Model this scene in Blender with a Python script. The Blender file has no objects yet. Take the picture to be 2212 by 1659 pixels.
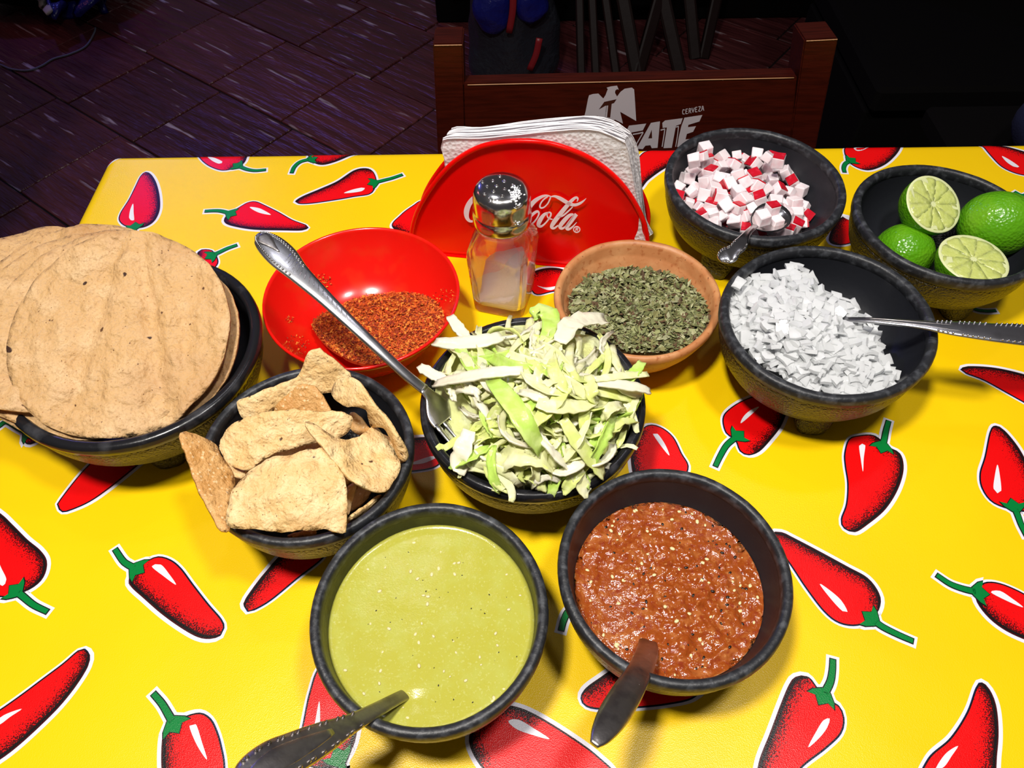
import bpy, bmesh, math, random
import numpy as np
from mathutils import Matrix, Vector, noise
from mathutils.geometry import delaunay_2d_cdt

random.seed(11)
rng = np.random.default_rng(11)
scene = bpy.context.scene
col = scene.collection
PI = math.pi

# ------------------------------------------------------------------ camera
T = 0.75                      # table top above the floor
F, DEP, ROLL, H = 1660.0, math.radians(52.6), math.radians(-0.8), 0.48
cam_d = bpy.data.cameras.new('camera')
cam_d.sensor_fit = 'HORIZONTAL'
cam_d.sensor_width = 36.0
cam_d.lens = F / 2212.0 * 36.0
cam_d.clip_start = 0.02
cam = bpy.data.objects.new('camera', cam_d)
col.objects.link(cam)
CAMROT = Matrix.Rotation(PI / 2 - DEP, 4, 'X') @ Matrix.Rotation(ROLL, 4, 'Z')
cam.matrix_world = Matrix.Translation((0, 0, T + H)) @ CAMROT
scene.camera = cam

# ------------------------------------------------------------------ world, lights, exposure
world = bpy.data.worlds.new('world')
scene.world = world
world.use_nodes = True
bg = world.node_tree.nodes['Background']
bg.inputs[0].default_value = (0.60, 0.55, 0.58, 1)
bg.inputs[1].default_value = 0.09
scene.view_settings.view_transform = 'Standard'
scene.view_settings.look = 'None'
scene.view_settings.gamma = 1.0
scene.view_settings.use_curve_mapping = False
scene.view_settings.exposure = 0.0


def area(name, loc, aim, power, colr, size, spread=PI):
    d = bpy.data.lights.new(name, 'AREA')
    d.shape = 'DISK'
    d.size = size
    d.energy = power
    d.color = colr
    d.spread = spread
    o = bpy.data.objects.new(name, d)
    col.objects.link(o)
    o.location = (loc[0], loc[1], loc[2] + T)
    v = Vector(aim) - Vector(loc)
    o.rotation_euler = v.to_track_quat('-Z', 'Y').to_euler()
    return o


area('ceiling_lamp', (-0.26, 0.06, 1.30), (-0.05, 0.26, 0), 11.2, (1.0, 0.95, 0.88), 0.15, 2.5)
area('ceiling_lamp', (0.30, 0.14, 1.30), (0.10, 0.30, 0), 4.6, (1.0, 0.96, 0.93), 0.15, 2.5)
area('ceiling_lamp', (-0.31, 0.97, 1.60), (-0.1, 0.6, 0), 1.2, (0.9, 0.9, 1.0), 0.12)
area('ceiling_lamp', (0.53, 0.97, 1.60), (0.2, 0.6, 0), 1.2, (0.9, 0.88, 1.0), 0.12)
area('blue_neon_lamp', (-1.75, 3.3, 1.45), (-0.7, 1.6, -0.75), 9.0, (0.16, 0.16, 1.0), 0.16)
area('red_area_light', (-2.6, 2.2, 1.3), (-0.8, 1.6, -0.75), 2.0, (1.0, 0.25, 0.3), 0.3)  # red area light aimed at the floor on the left

# ------------------------------------------------------------------ pixel helpers (photo frame 2212 x 1659)
_R = np.array(CAMROT.to_3x3())


def ray(px, py):
    return _R @ np.array([(px - 1106.0) / F, -(py - 829.5) / F, -1.0])


def P(px, py, z=0.0):
    """point of the photo at height z above the table top (table-top coordinates)"""
    d = ray(px, py)
    t = (H - z) / -d[2]
    return np.array([d[0] * t, d[1] * t, z])


def PPL(px, py, p0, n):
    """point of the photo on the plane through p0 with normal n"""
    d = ray(px, py)
    o = np.array([0, 0, H])
    t = np.dot(np.asarray(p0) - o, n) / np.dot(d, n)
    return o + d * t


def nrm(v):
    v = np.asarray(v, float)
    return v / (np.linalg.norm(v) + 1e-12)


def tps(anch):
    a = np.array(anch, float)
    x = a[:, :2] / 100.0
    n = len(a)
    d = np.linalg.norm(x[:, None] - x[None], axis=2)
    K = np.where(d > 0, d * d * np.log(d + 1e-9), 0) + np.eye(n) * 0.02
    Pm = np.c_[np.ones(n), x]
    A = np.block([[K, Pm], [Pm.T, np.zeros((3, 3))]])
    s = np.linalg.solve(A, np.r_[a[:, 2], 0, 0, 0])

    def f(px, py):
        q = np.array([px, py]) / 100.0
        r = np.linalg.norm(x - q, axis=1)
        return float((np.where(r > 0, r * r * np.log(r + 1e-9), 0) * s[:n]).sum() + s[n] + s[n + 1] * q[0] + s[n + 2] * q[1])
    return f


def nz(x, y, z, s=1.0):
    return noise.noise(Vector((x * s, y * s, z * s)))


# ------------------------------------------------------------------ materials
def mat(name, base, rough=0.5, metal=0.0, spec=0.5, var=None, bump=None, sss=0.0, sss_r=(1, .6, .4), sss_s=0.003,
        trans=0.0, ior=1.45, coat=0.0, attr=None, flecks=None, translucent=0.0, transparent=0.0, stretch=None, rvar=None):
    m = bpy.data.materials.new(name)
    m.use_nodes = True
    nt = m.node_tree
    N, L = nt.nodes, nt.links
    b = N['Principled BSDF']
    out = N['Material Output']
    b.inputs['Base Color'].default_value = (*base, 1)
    b.inputs['Roughness'].default_value = rough
    b.inputs['Metallic'].default_value = metal
    b.inputs['Specular IOR Level'].default_value = spec
    b.inputs['IOR'].default_value = ior
    b.inputs['Transmission Weight'].default_value = trans
    b.inputs['Coat Weight'].default_value = coat
    b.inputs['Coat Roughness'].default_value = 0.12
    if sss:
        b.inputs['Subsurface Weight'].default_value = sss
        b.inputs['Subsurface Radius'].default_value = sss_r
        b.inputs['Subsurface Scale'].default_value = sss_s
    tc = N.new('ShaderNodeTexCoord')
    vec = tc.outputs['Object']
    if stretch:
        mp = N.new('ShaderNodeMapping')
        mp.inputs['Scale'].default_value = stretch
        L.new(vec, mp.inputs['Vector'])
        vec = mp.outputs['Vector']
    cur = None
    if attr:
        a = N.new('ShaderNodeAttribute')
        a.attribute_name = attr
        cur = a.outputs['Color']

    def mix(prev, fac, colr):
        mx = N.new('ShaderNodeMix')
        mx.data_type = 'RGBA'
        if prev is None:
            mx.inputs['A'].default_value = (*base, 1)
        else:
            L.new(prev, mx.inputs['A'])
        mx.inputs['B'].default_value = (*colr, 1)
        L.new(fac, mx.inputs['Factor'])
        return mx.outputs['Result']

    def noisefac(scale, lo, hi, detail=3.0, kind='noise'):
        if kind == 'noise':
            t = N.new('ShaderNodeTexNoise')
            t.inputs['Detail'].default_value = detail
            o = t.outputs['Fac']
        else:
            t = N.new('ShaderNodeTexVoronoi')
            o = t.outputs['Distance']
        t.inputs['Scale'].default_value = scale
        src = vec
        if kind != 'noise':           # ragged outlines instead of round dots
            dn = N.new('ShaderNodeTexNoise')
            dn.inputs['Scale'].default_value = scale * 3.5
            L.new(vec, dn.inputs['Vector'])
            vm = N.new('ShaderNodeVectorMath')
            vm.operation = 'MULTIPLY_ADD'
            vm.inputs[1].default_value = (0.32 / scale,) * 3
            L.new(dn.outputs['Color'], vm.inputs[0])
            L.new(vec, vm.inputs[2])
            src = vm.outputs[0]
        L.new(src, t.inputs['Vector'])
        r = N.new('ShaderNodeMapRange')
        r.inputs['From Min'].default_value = lo
        r.inputs['From Max'].default_value = hi
        L.new(o, r.inputs['Value'])
        return r.outputs['Result']
    for v in (var or []):
        cur = mix(cur, noisefac(v[0], v[2], v[3], *(v[4:])), v[1])
    for f in (flecks or []):          # small spots: voronoi cells nearer than a limit
        cur = mix(cur, noisefac(f[0], f[2], f[3], 0, 'voronoi'), f[1])
    if cur is not None:
        L.new(cur, b.inputs['Base Color'])
    if rvar:
        fac = noisefac(rvar[0], 0.35, 0.65)
        r = N.new('ShaderNodeMapRange')
        r.inputs['To Min'].default_value = rvar[1]
        r.inputs['To Max'].default_value = rvar[2]
        L.new(fac, r.inputs['Value'])
        L.new(r.outputs['Result'], b.inputs['Roughness'])
    prevn = None
    for bp in (bump or []):
        kind = bp[3] if len(bp) > 3 else 'noise'
        if kind == 'noise':
            t = N.new('ShaderNodeTexNoise')
            t.inputs['Detail'].default_value = 3
            o = t.outputs['Fac']
        else:
            t = N.new('ShaderNodeTexVoronoi')
            o = t.outputs['Distance']
        t.inputs['Scale'].default_value = bp[0]
        L.new(vec, t.inputs['Vector'])
        bn = N.new('ShaderNodeBump')
        bn.inputs['Strength'].default_value = bp[1]
        bn.inputs['Distance'].default_value = bp[2]
        L.new(o, bn.inputs['Height'])
        if prevn is not None:
            L.new(prevn, bn.inputs['Normal'])
        prevn = bn.outputs['Normal']
    if prevn is not None:
        L.new(prevn, b.inputs['Normal'])
    sh = b.outputs[0]
    if translucent:
        tl = N.new('ShaderNodeBsdfTranslucent')
        if cur is not None:
            L.new(cur, tl.inputs['Color'])
        else:
            tl.inputs['Color'].default_value = (*base, 1)
        ms = N.new('ShaderNodeMixShader')
        ms.inputs[0].default_value = translucent
        L.new(sh, ms.inputs[1])
        L.new(tl.outputs[0], ms.inputs[2])
        sh = ms.outputs[0]
    if transparent:
        tp = N.new('ShaderNodeBsdfTransparent')
        ms = N.new('ShaderNodeMixShader')
        ms.inputs[0].default_value = transparent
        L.new(sh, ms.inputs[1])
        L.new(tp.outputs[0], ms.inputs[2])
        sh = ms.outputs[0]
    L.new(sh, out.inputs['Surface'])
    return m


WEAVE = [(1500, 0.16, 0.0005, 'voronoi'), (11, 0.25, 0.004)]
m_yellow = mat('yellow_vinyl', (0.92, 0.60, 0.002), 0.30, spec=0.38, bump=WEAVE, var=[(6, (0.88, 0.54, 0.002), .45, .8)])
m_pwhite = mat('print_white', (0.80, 0.78, 0.84), 0.30, spec=0.38, bump=WEAVE)
m_pblue = mat('print_blue', (0.01, 0.06, 0.36), 0.30, spec=0.38, bump=WEAVE)
m_pblack = mat('print_black', (0.006, 0.005, 0.006), 0.30, spec=0.38, bump=WEAVE)
m_pgreen = mat('print_green', (0.0, 0.19, 0.035), 0.30, spec=0.38, bump=WEAVE)
# red print with printed stipple towards one side of each pepper
m_pred = mat('print_red', (0.80, 0.002, 0.003), 0.30, spec=0.38, bump=WEAVE)
_nt = m_pred.node_tree
_a = _nt.nodes.new('ShaderNodeAttribute')
_a.attribute_name = 'stipple'
_n = _nt.nodes.new('ShaderNodeTexNoise')
_n.inputs['Scale'].default_value = 1500
_n.inputs['Detail'].default_value = 1
_tc = _nt.nodes.new('ShaderNodeTexCoord')
_nt.links.new(_tc.outputs['Object'], _n.inputs['Vector'])
_ad = _nt.nodes.new('ShaderNodeMath')
_ad.operation = 'SUBTRACT'
_nt.links.new(_a.outputs['Fac'], _ad.inputs[0])
_nt.links.new(_n.outputs['Fac'], _ad.inputs[1])
_mr = _nt.nodes.new('ShaderNodeMapRange')
_mr.inputs['From Min'].default_value = -0.05
_mr.inputs['From Max'].default_value = 0.05
_nt.links.new(_ad.outputs[0], _mr.inputs['Value'])
_mx = _nt.nodes.new('ShaderNodeMix')
_mx.data_type = 'RGBA'
_mx.inputs['A'].default_value = (0.80, 0.002, 0.003, 1)
_mx.inputs['B'].default_value = (0.05, 0.002, 0.003, 1)
_nt.links.new(_mr.outputs[0], _mx.inputs['Factor'])
_nt.links.new(_mx.outputs['Result'], _nt.nodes['Principled BSDF'].inputs['Base Color'])

m_bowl_out = mat('black_pebbled_plastic', (0.012, 0.011, 0.010), 0.27, spec=1.0, bump=[(520, 1.0, 0.0026)],
                 var=[(500, (0.03, 0.024, 0.014), .5, .62)])
m_bowl_in = mat('black_smooth_plastic', (0.012, 0.013, 0.017), 0.42, spec=0.5, bump=[(240, 0.12, 0.001)])
m_bowl_green = mat('salsa_filmed_plastic', (0.018, 0.021, 0.010), 0.25, spec=0.5, var=[(70, (0.05, 0.055, 0.018), .5, .75)], bump=[(120, 0.3, 0.0015)])
m_rim = mat('black_worn_rim', (0.016, 0.017, 0.02), 0.42, spec=0.5, var=[(160, (0.07, 0.075, 0.085), .5, .72, 6)],
            bump=[(300, 0.3, 0.001)])
m_rim_gloss = mat('black_shiny_rim', (0.010, 0.010, 0.012), 0.24, spec=0.5, var=[(60, (0.04, 0.04, 0.045), .55, .7, 6)],
                  bump=[(150, 0.15, 0.001)])
m_redplastic = mat('red_melamine', (0.78, 0.008, 0.004), 0.22, coat=0.3, var=[(40, (0.72, 0.03, 0.006), .5, .75)],
                   bump=[(60, 0.05, 0.001)])
m_redshine = mat('red_gloss_plastic', (0.84, 0.003, 0.002), 0.22, spec=0.25)
m_clay = mat('terracotta', (0.50, 0.20, 0.072), 0.45, var=[(60, (0.60, 0.29, 0.12), .45, .7), (220, (0.40, 0.13, 0.04), .58, .7)],
             bump=[(180, 0.25, 0.001)], flecks=[(130, (0.10, 0.04, 0.02), 0.10, 0.06)])
m_tort = mat('corn_tostada', (0.60, 0.36, 0.15), 0.62, sss=0.08, sss_s=0.003,
             var=[(45, (0.68, 0.45, 0.23), .45, .65), (22, (0.48, 0.25, 0.09), .52, .75), (700, (0.52, 0.32, 0.15), .5, .7)],
             bump=[(45, 1.0, 0.008), (130, 0.8, 0.003), (420, 0.5, 0.0014)],
             flecks=[(60, (0.12, 0.05, 0.02), 0.075, 0.05), (140, (0.16, 0.07, 0.025), 0.075, 0.05), (24, (0.05, 0.02, 0.01), 0.055, 0.04), (230, (0.42, 0.22, 0.08), 0.16, 0.08)])
m_chip = mat('corn_chip', (0.72, 0.47, 0.195), 0.55, sss=0.08, sss_s=0.003,
             var=[(60, (0.82, 0.60, 0.31), .42, .62), (35, (0.62, 0.33, 0.10), .54, .74)],
             bump=[(90, 1.0, 0.005), (230, 0.7, 0.002), (520, 0.5, 0.0012)],
             flecks=[(80, (0.10, 0.045, 0.02), 0.12, 0.07), (170, (0.20, 0.09, 0.03), 0.08, 0.05), (260, (0.40, 0.22, 0.09), 0.15, 0.08)])
m_chip_dark = mat('toasted_and_shaded_chip', (0.56, 0.28, 0.08), 0.55, sss=0.08, sss_s=0.003,  # browner mix for toasted chips, also puts shade into covered chips
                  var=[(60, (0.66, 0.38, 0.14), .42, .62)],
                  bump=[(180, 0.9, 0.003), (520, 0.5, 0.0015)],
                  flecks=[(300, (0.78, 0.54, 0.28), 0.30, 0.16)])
m_chili = mat('ground_chili', (0.5, 0.1, 0.01), 0.8, attr='Col')
m_oreg = mat('dried_oregano', (0.2, 0.2, 0.08), 0.75, attr='Col')
m_verde = mat('tomatillo_salsa', (0.44, 0.42, 0.055), 0.16, spec=0.4, sss=0.25, sss_r=(1, .9, .3), sss_s=0.004,
              var=[(90, (0.45, 0.45, 0.08), .45, .7), (700, (0.50, 0.50, 0.13), .58, .7)],
              bump=[(260, 0.10, 0.001), (1200, 0.12, 0.0006)])
m_roja = mat('roasted_tomato_salsa', (0.30, 0.060, 0.008), 0.12, sss=0.08, sss_r=(1, .4, .2), sss_s=0.004,
             var=[(110, (0.42, 0.13, 0.03), .5, .72), (260, (0.24, 0.035, 0.010), .5, .7), (420, (0.5, 0.2, 0.06), .6, .72)],
             bump=[(140, 0.6, 0.003), (420, 0.35, 0.0012)])
m_seed = mat('pale_seed', (0.80, 0.66, 0.34), 0.35, sss=0.2, sss_s=0.002)
m_char = mat('charred_skin', (0.012, 0.008, 0.006), 0.35)
m_onion = mat('raw_onion', (0.95, 0.97, 0.98), 0.16, trans=0.35, ior=1.36, sss=0.35, sss_r=(1, 1, 1), sss_s=0.006, bump=[(250, 0.25, 0.0012)])
m_rad = mat('radish_flesh', (0.93, 0.81, 0.83), 0.2, sss=0.45, sss_r=(1, .8, .8), sss_s=0.004, coat=0.2,
            var=[(90, (0.88, 0.56, 0.60), .5, .8)], bump=[(350, 0.2, 0.0008)])
m_radskin = mat('radish_skin', (0.55, 0.006, 0.02), 0.25, var=[(120, (0.7, 0.05, 0.1), .5, .75)])
m_peel = mat('lime_peel', (0.10, 0.34, 0.006), 0.24, spec=0.6, var=[(35, (0.17, 0.42, 0.012), .45, .7), (18, (0.06, 0.22, 0.006), .55, .75)],
             bump=[(420, 0.45, 0.0012, 'voronoi')], sss=0.1, sss_s=0.002)
m_pith = mat('lime_pith', (0.70, 0.74, 0.38), 0.3, sss=0.3, sss_r=(1, 1, .5), sss_s=0.003)
m_pulp = mat('lime_pulp', (0.56, 0.62, 0.17), 0.12, sss=0.4, sss_r=(1, 1, .4), sss_s=0.004, var=[(350, (0.62, 0.68, 0.24), .5, .7)],
             bump=[(420, 0.5, 0.0012)])
LB = [(260, 0.35, 0.001), (60, 0.3, 0.002)]
LET = [mat('lettuce_pale', (0.88, 0.89, 0.46), 0.26, translucent=0.18, var=[(90, (0.95, 0.94, 0.66), .45, .65)], bump=LB),
       mat('lettuce_yellow_green', (0.80, 0.88, 0.28), 0.26, translucent=0.18, var=[(90, (0.90, 0.92, 0.48), .45, .65)], bump=LB),
       mat('lettuce_green', (0.56, 0.80, 0.14), 0.26, translucent=0.18, var=[(90, (0.70, 0.86, 0.28), .45, .65)], bump=LB),
       mat('lettuce_white_rib', (0.93, 0.90, 0.70), 0.24, translucent=0.18, var=[(70, (0.88, 0.74, 0.60), .55, .75)], bump=LB)]
m_letdark = mat('lettuce_under', (0.82, 0.86, 0.36), 0.4, translucent=0.2, var=[(70, (0.82, 0.86, 0.52), .45, .65)], bump=[(90, 0.8, 0.004)])
m_steel = mat('stainless_steel', (0.62, 0.62, 0.64), 0.27, metal=1.0, var=[(60, (0.40, 0.39, 0.39), .5, .75)], bump=[(70, 0.10, 0.001)])
m_steel_dark = mat('tarnished_steel', (0.46, 0.43, 0.41), 0.34, metal=1.0, var=[(90, (0.26, 0.24, 0.24), .45, .7)], bump=[(140, 0.3, 0.001)])
m_steel_pol = mat('polished_steel', (0.66, 0.65, 0.64), 0.17, metal=1.0, bump=[(900, 0.05, 0.0004)])
m_hole_shade = mat('hole_shade', (0.02, 0.015, 0.012), 0.6)
m_glass = mat('clear_glass', (1.0, 0.97, 0.95), 0.02, trans=1.0, ior=1.47, transparent=0.25)
m_salt = mat('fine_salt', (0.84, 0.76, 0.74), 0.7, sss=0.3, sss_r=(1, .9, .9), sss_s=0.003, bump=[(900, 0.4, 0.001)])
m_saltcrust = mat('salt_crust', (0.85, 0.86, 0.9), 0.8, bump=[(700, 0.8, 0.001)])
m_napkin = mat('white_paper', (0.93, 0.91, 0.92), 0.85, translucent=0.2, bump=[(330, 0.55, 0.0013, 'voronoi')])
m_logo = mat('white_print', (0.95, 0.80, 0.88), 0.3)
m_wood = mat('dark_red_wood', (0.046, 0.0050, 0.0020), 0.36, spec=0.25, var=[(9, (0.028, 0.0032, 0.0013), .4, .65, 6)], stretch=(3, 30, 30),
             bump=[(18, 0.12, 0.001)])
m_woodedge = mat('pale_wood_edge', (0.42, 0.22, 0.10), 0.5)
m_chairprint = mat('pale_chair_print', (0.44, 0.40, 0.43), 0.55)
m_woodprint = mat('wood_showing_through', (0.045, 0.010, 0.006), 0.4)
m_black = mat('black_wood', (0.003, 0.0025, 0.0025), 0.9, spec=0.08, bump=[(40, 0.2, 0.002)])
m_darkwood = mat('dark_brown_wood', (0.012, 0.004, 0.0035), 0.5, spec=0.2, bump=[(40, 0.2, 0.002)])
m_grout = mat('dark_grout', (0.010, 0.007, 0.008), 0.8, bump=[(200, 0.4, 0.002)])
m_navy = mat('navy_cloth', (0.006, 0.010, 0.04), 0.8, bump=[(300, 0.4, 0.002)])
m_bluebag = mat('blue_plastic', (0.008, 0.010, 0.14), 0.28, bump=[(60, 0.6, 0.006)])
m_clearbag = mat('smoky_plastic', (0.020, 0.022, 0.030), 0.2, bump=[(50, 0.7, 0.008)])
m_redband = mat('red_plastic_band', (0.28, 0.015, 0.02), 0.35)
m_strap = mat('off_white_strap', (0.50, 0.46, 0.42), 0.7)
m_cable = mat('grey_cable', (0.16, 0.16, 0.22), 0.5)
m_tabletop = mat('table_wood', (0.07, 0.02, 0.012), 0.4)


# ------------------------------------------------------------------ objects
def thing(name, label, cat, origin, group=None, kind=None):
    o = bpy.data.objects.new(name, None)
    o.empty_display_size = 0.02
    col.objects.link(o)
    o.location = (origin[0], origin[1], origin[2] + T)
    tag(o, label, cat, group, kind)
    o['_o'] = [float(v) for v in origin]
    return o


def tag(o, label=None, cat=None, group=None, kind=None):
    if label:
        o['label'] = label
    if cat:
        o['category'] = cat
    if group:
        o['group'] = group
    if kind:
        o['kind'] = kind


def mkmesh(name, V, Fc, mats, midx=None, smooth=True):
    me = bpy.data.meshes.new(name)
    me.from_pydata([tuple(map(float, v)) for v in V], [], [tuple(map(int, f)) for f in Fc])
    for m in (mats if isinstance(mats, (list, tuple)) else [mats]):
        me.materials.append(m)
    if midx is not None:
        me.polygons.foreach_set('material_index', np.array(midx, dtype=np.int32))
    me.polygons.foreach_set('use_smooth', np.full(len(me.polygons), bool(smooth)))
    me.update()
    return me


def obj(name, V, Fc, mats, parent=None, origin=None, midx=None, smooth=True, col_attr=None, **tg):
    V = np.asarray(V, float)
    if parent is not None:
        org = np.array(parent['_o'])
    else:
        org = np.array(origin if origin is not None else (V[:, 0].mean(), V[:, 1].mean(), V[:, 2].min()))
    me = mkmesh(name, V - org, Fc, mats, midx, smooth)
    if col_attr is not None:
        a = me.color_attributes.new('Col', 'FLOAT_COLOR', 'POINT')
        c = np.c_[np.asarray(col_attr, float), np.ones(len(V))].astype(np.float32)
        a.data.foreach_set('color', c.ravel())
    o = bpy.data.objects.new(name, me)
    col.objects.link(o)
    o['_o'] = [float(v) for v in org]
    if parent is not None:
        o.parent = parent
    else:
        o.location = (org[0], org[1], org[2] + T)
    tag(o, **tg)
    return o


def join(parts):
    V, Fc, M, n = [], [], [], 0
    for p in parts:
        v, f = p[0], p[1]
        mi = p[2] if len(p) > 2 else 0
        V.append(np.asarray(v, float))
        Fc += [tuple(i + n for i in q) for q in f]
        M += [mi] * len(f)
        n += len(v)
    return np.concatenate(V), Fc, M


def lathe(prof, n=64, c=(0, 0, 0)):
    V, Fc = [], []
    k = len(prof)
    for r, z in prof:
        for i in range(n):
            a = 2 * PI * i / n
            V.append((c[0] + r * math.cos(a), c[1] + r * math.sin(a), c[2] + z))
    for j in range(k - 1):
        for i in range(n):
            i2 = (i + 1) % n
            Fc.append((j * n + i, j * n + i2, (j + 1) * n + i2, (j + 1) * n + i))
    return np.array(V), Fc


def bez(pts, n):
    """Catmull-Rom through points (any dimension)"""
    p = np.array(pts, float)
    p = np.vstack([2 * p[0] - p[1], p, 2 * p[-1] - p[-2]])
    m = len(p) - 3
    out = []
    for i in range(n):
        t = i / (n - 1) * m
        k = min(int(t), m - 1)
        u = t - k
        a, b, c, d = p[k], p[k + 1], p[k + 2], p[k + 3]
        out.append(0.5 * (2 * b + (c - a) * u + (2 * a - 5 * b + 4 * c - d) * u * u + (3 * b - a - 3 * c + d) * u ** 3))
    return np.array(out)


def closed_bez(pts, step):
    p = np.array(pts, float)
    n = len(p)
    out = []
    for k in range(n):
        a, b, c, d = p[k - 1], p[k], p[(k + 1) % n], p[(k + 2) % n]
        m = max(1, int(np.linalg.norm(c - b) / step))
        for j in range(m):
            u = j / m
            out.append(0.5 * (2 * b + (c - a) * u + (2 * a - 5 * b + 4 * c - d) * u * u + (3 * b - a - 3 * c + d) * u ** 3))
    return np.array(out)


def frames(path, up):
    path = np.asarray(path, float)
    t = np.gradient(path, axis=0)
    t /= np.linalg.norm(t, axis=1)[:, None] + 1e-12
    up = np.broadcast_to(np.asarray(up, float), path.shape)
    s = np.cross(t, up)
    s /= np.linalg.norm(s, axis=1)[:, None] + 1e-12
    nn = np.cross(s, t)
    return t, s, nn


def ribbon(path, hw, ht, up=(0, 0, 1), k=10, e=0.7):
    """solid bar along a path with superelliptic section (half width hw, half thickness ht)"""
    path = np.asarray(path, float)
    n = len(path)
    hw = np.broadcast_to(hw, n)
    ht = np.broadcast_to(ht, n)
    t, s, nn = frames(path, up)
    V, Fc = [], []
    for i in range(n):
        for j in range(k):
            a = 2 * PI * j / k
            ca, sa = math.cos(a), math.sin(a)
            V.append(path[i] + s[i] * hw[i] * math.copysign(abs(ca) ** e, ca) + nn[i] * ht[i] * math.copysign(abs(sa) ** e, sa))
    for i in range(n - 1):
        for j in range(k):
            j2 = (j + 1) % k
            Fc.append((i * k + j, i * k + j2, (i + 1) * k + j2, (i + 1) * k + j))
    Fc.append(tuple(range(k))[::-1])
    Fc.append(tuple((n - 1) * k + j for j in range(k)))
    return np.array(V), Fc


def ball(c, r, seg=8, rings=5, sc=(1, 1, 1)):
    V, Fc = [], []
    for j in range(rings + 1):
        th = PI * j / rings
        for i in range(seg):
            a = 2 * PI * i / seg
            V.append((c[0] + r * sc[0] * math.sin(th) * math.cos(a), c[1] + r * sc[1] * math.sin(th) * math.sin(a), c[2] + r * sc[2] * math.cos(th)))
    for j in range(rings):
        for i in range(seg):
            i2 = (i + 1) % seg
            Fc.append((j * seg + i, (j + 1) * seg + i, (j + 1) * seg + i2, j * seg + i2))
    return np.array(V), Fc


def rbox(size, bev=0.002, seg=2, mtx=None):
    bm = bmesh.new()
    bmesh.ops.create_cube(bm, size=1.0)
    bmesh.ops.scale(bm, vec=size, verts=bm.verts)
    if bev:
        bmesh.ops.bevel(bm, geom=bm.edges[:], offset=bev, segments=seg, profile=0.5, affect='EDGES')
    if mtx is not None:
        bmesh.ops.transform(bm, matrix=mtx, verts=bm.verts)
    bm.verts.ensure_lookup_table()
    V = np.array([v.co[:] for v in bm.verts])
    Fc = [tuple(v.index for v in f.verts) for f in bm.faces]
    bm.free()
    return V, Fc


def inpoly(poly, q):
    poly = np.asarray(poly)
    q = np.atleast_2d(q)
    x, y = q[:, 0], q[:, 1]
    ins = np.zeros(len(q), bool)
    j = len(poly) - 1
    for i in range(len(poly)):
        xi, yi = poly[i]
        xj, yj = poly[j]
        c = ((yi > y) != (yj > y)) & (x < (xj - xi) * (y - yi) / (yj - yi + 1e-15) + xi)
        ins ^= c
        j = i
    return ins


def dist_poly(poly, q):
    poly = np.asarray(poly)
    q = np.atleast_2d(q)
    a = poly
    b = np.roll(poly, -1, axis=0)
    ab = b - a
    t = ((q[:, None] - a[None]) * ab[None]).sum(2) / ((ab ** 2).sum(1) + 1e-15)
    t = np.clip(t, 0, 1)
    d = np.linalg.norm(q[:, None] - (a[None] + t[..., None] * ab[None]), axis=2)
    return d.min(1)


def fill(poly, step):
    """triangulate a closed outline with interior points; returns 2D verts and triangles"""
    poly = np.asarray(poly, float)
    lo, hi = poly.min(0), poly.max(0)
    gx = np.arange(lo[0], hi[0] + step, step)
    gy = np.arange(lo[1], hi[1] + step, step * 0.866)
    g = np.array([(x + (step / 2 if j % 2 else 0), y) for j, y in enumerate(gy) for x in gx])
    if len(g):
        g = g[inpoly(poly, g)]
    if len(g):
        g = g[dist_poly(poly, g) > step * 0.55]
    n = len(poly)
    pts = [Vector(p) for p in poly] + [Vector(p) for p in g]
    r = delaunay_2d_cdt(pts, [], [list(range(n))], 1, 1e-9)
    V = np.array([v[:] for v in r[0]])
    return V, [tuple(f) for f in r[2]]


def solidify(V, Fc, th, nrmls=None):
    """V top surface; adds a lower copy and side faces"""
    V = np.asarray(V, float)
    if nrmls is None:
        nr = np.zeros_like(V)
        for f in Fc:
            a, b, c = V[f[0]], V[f[1]], V[f[2]]
            k = np.cross(b - a, c - a)
            for i in f:
                nr[i] += k
        nr /= np.linalg.norm(nr, axis=1)[:, None] + 1e-15
        if nr[:, 2].sum() < 0:
            Fc = [tuple(reversed(f)) for f in Fc]
            nr = -nr
        nrmls = nr
    n = len(V)
    th = np.broadcast_to(th, n)
    W = np.vstack([V, V - nrmls * th[:, None]])
    cnt = {}
    for f in Fc:
        for i in range(len(f)):
            a, b = f[i], f[(i + 1) % len(f)]
            cnt[(a, b)] = 1
    side = [(b, a, a + n, b + n) for (a, b) in cnt if (b, a) not in cnt]
    Fo = list(Fc) + [tuple(i + n for i in reversed(f)) for f in Fc] + side
    return W, Fo


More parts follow.
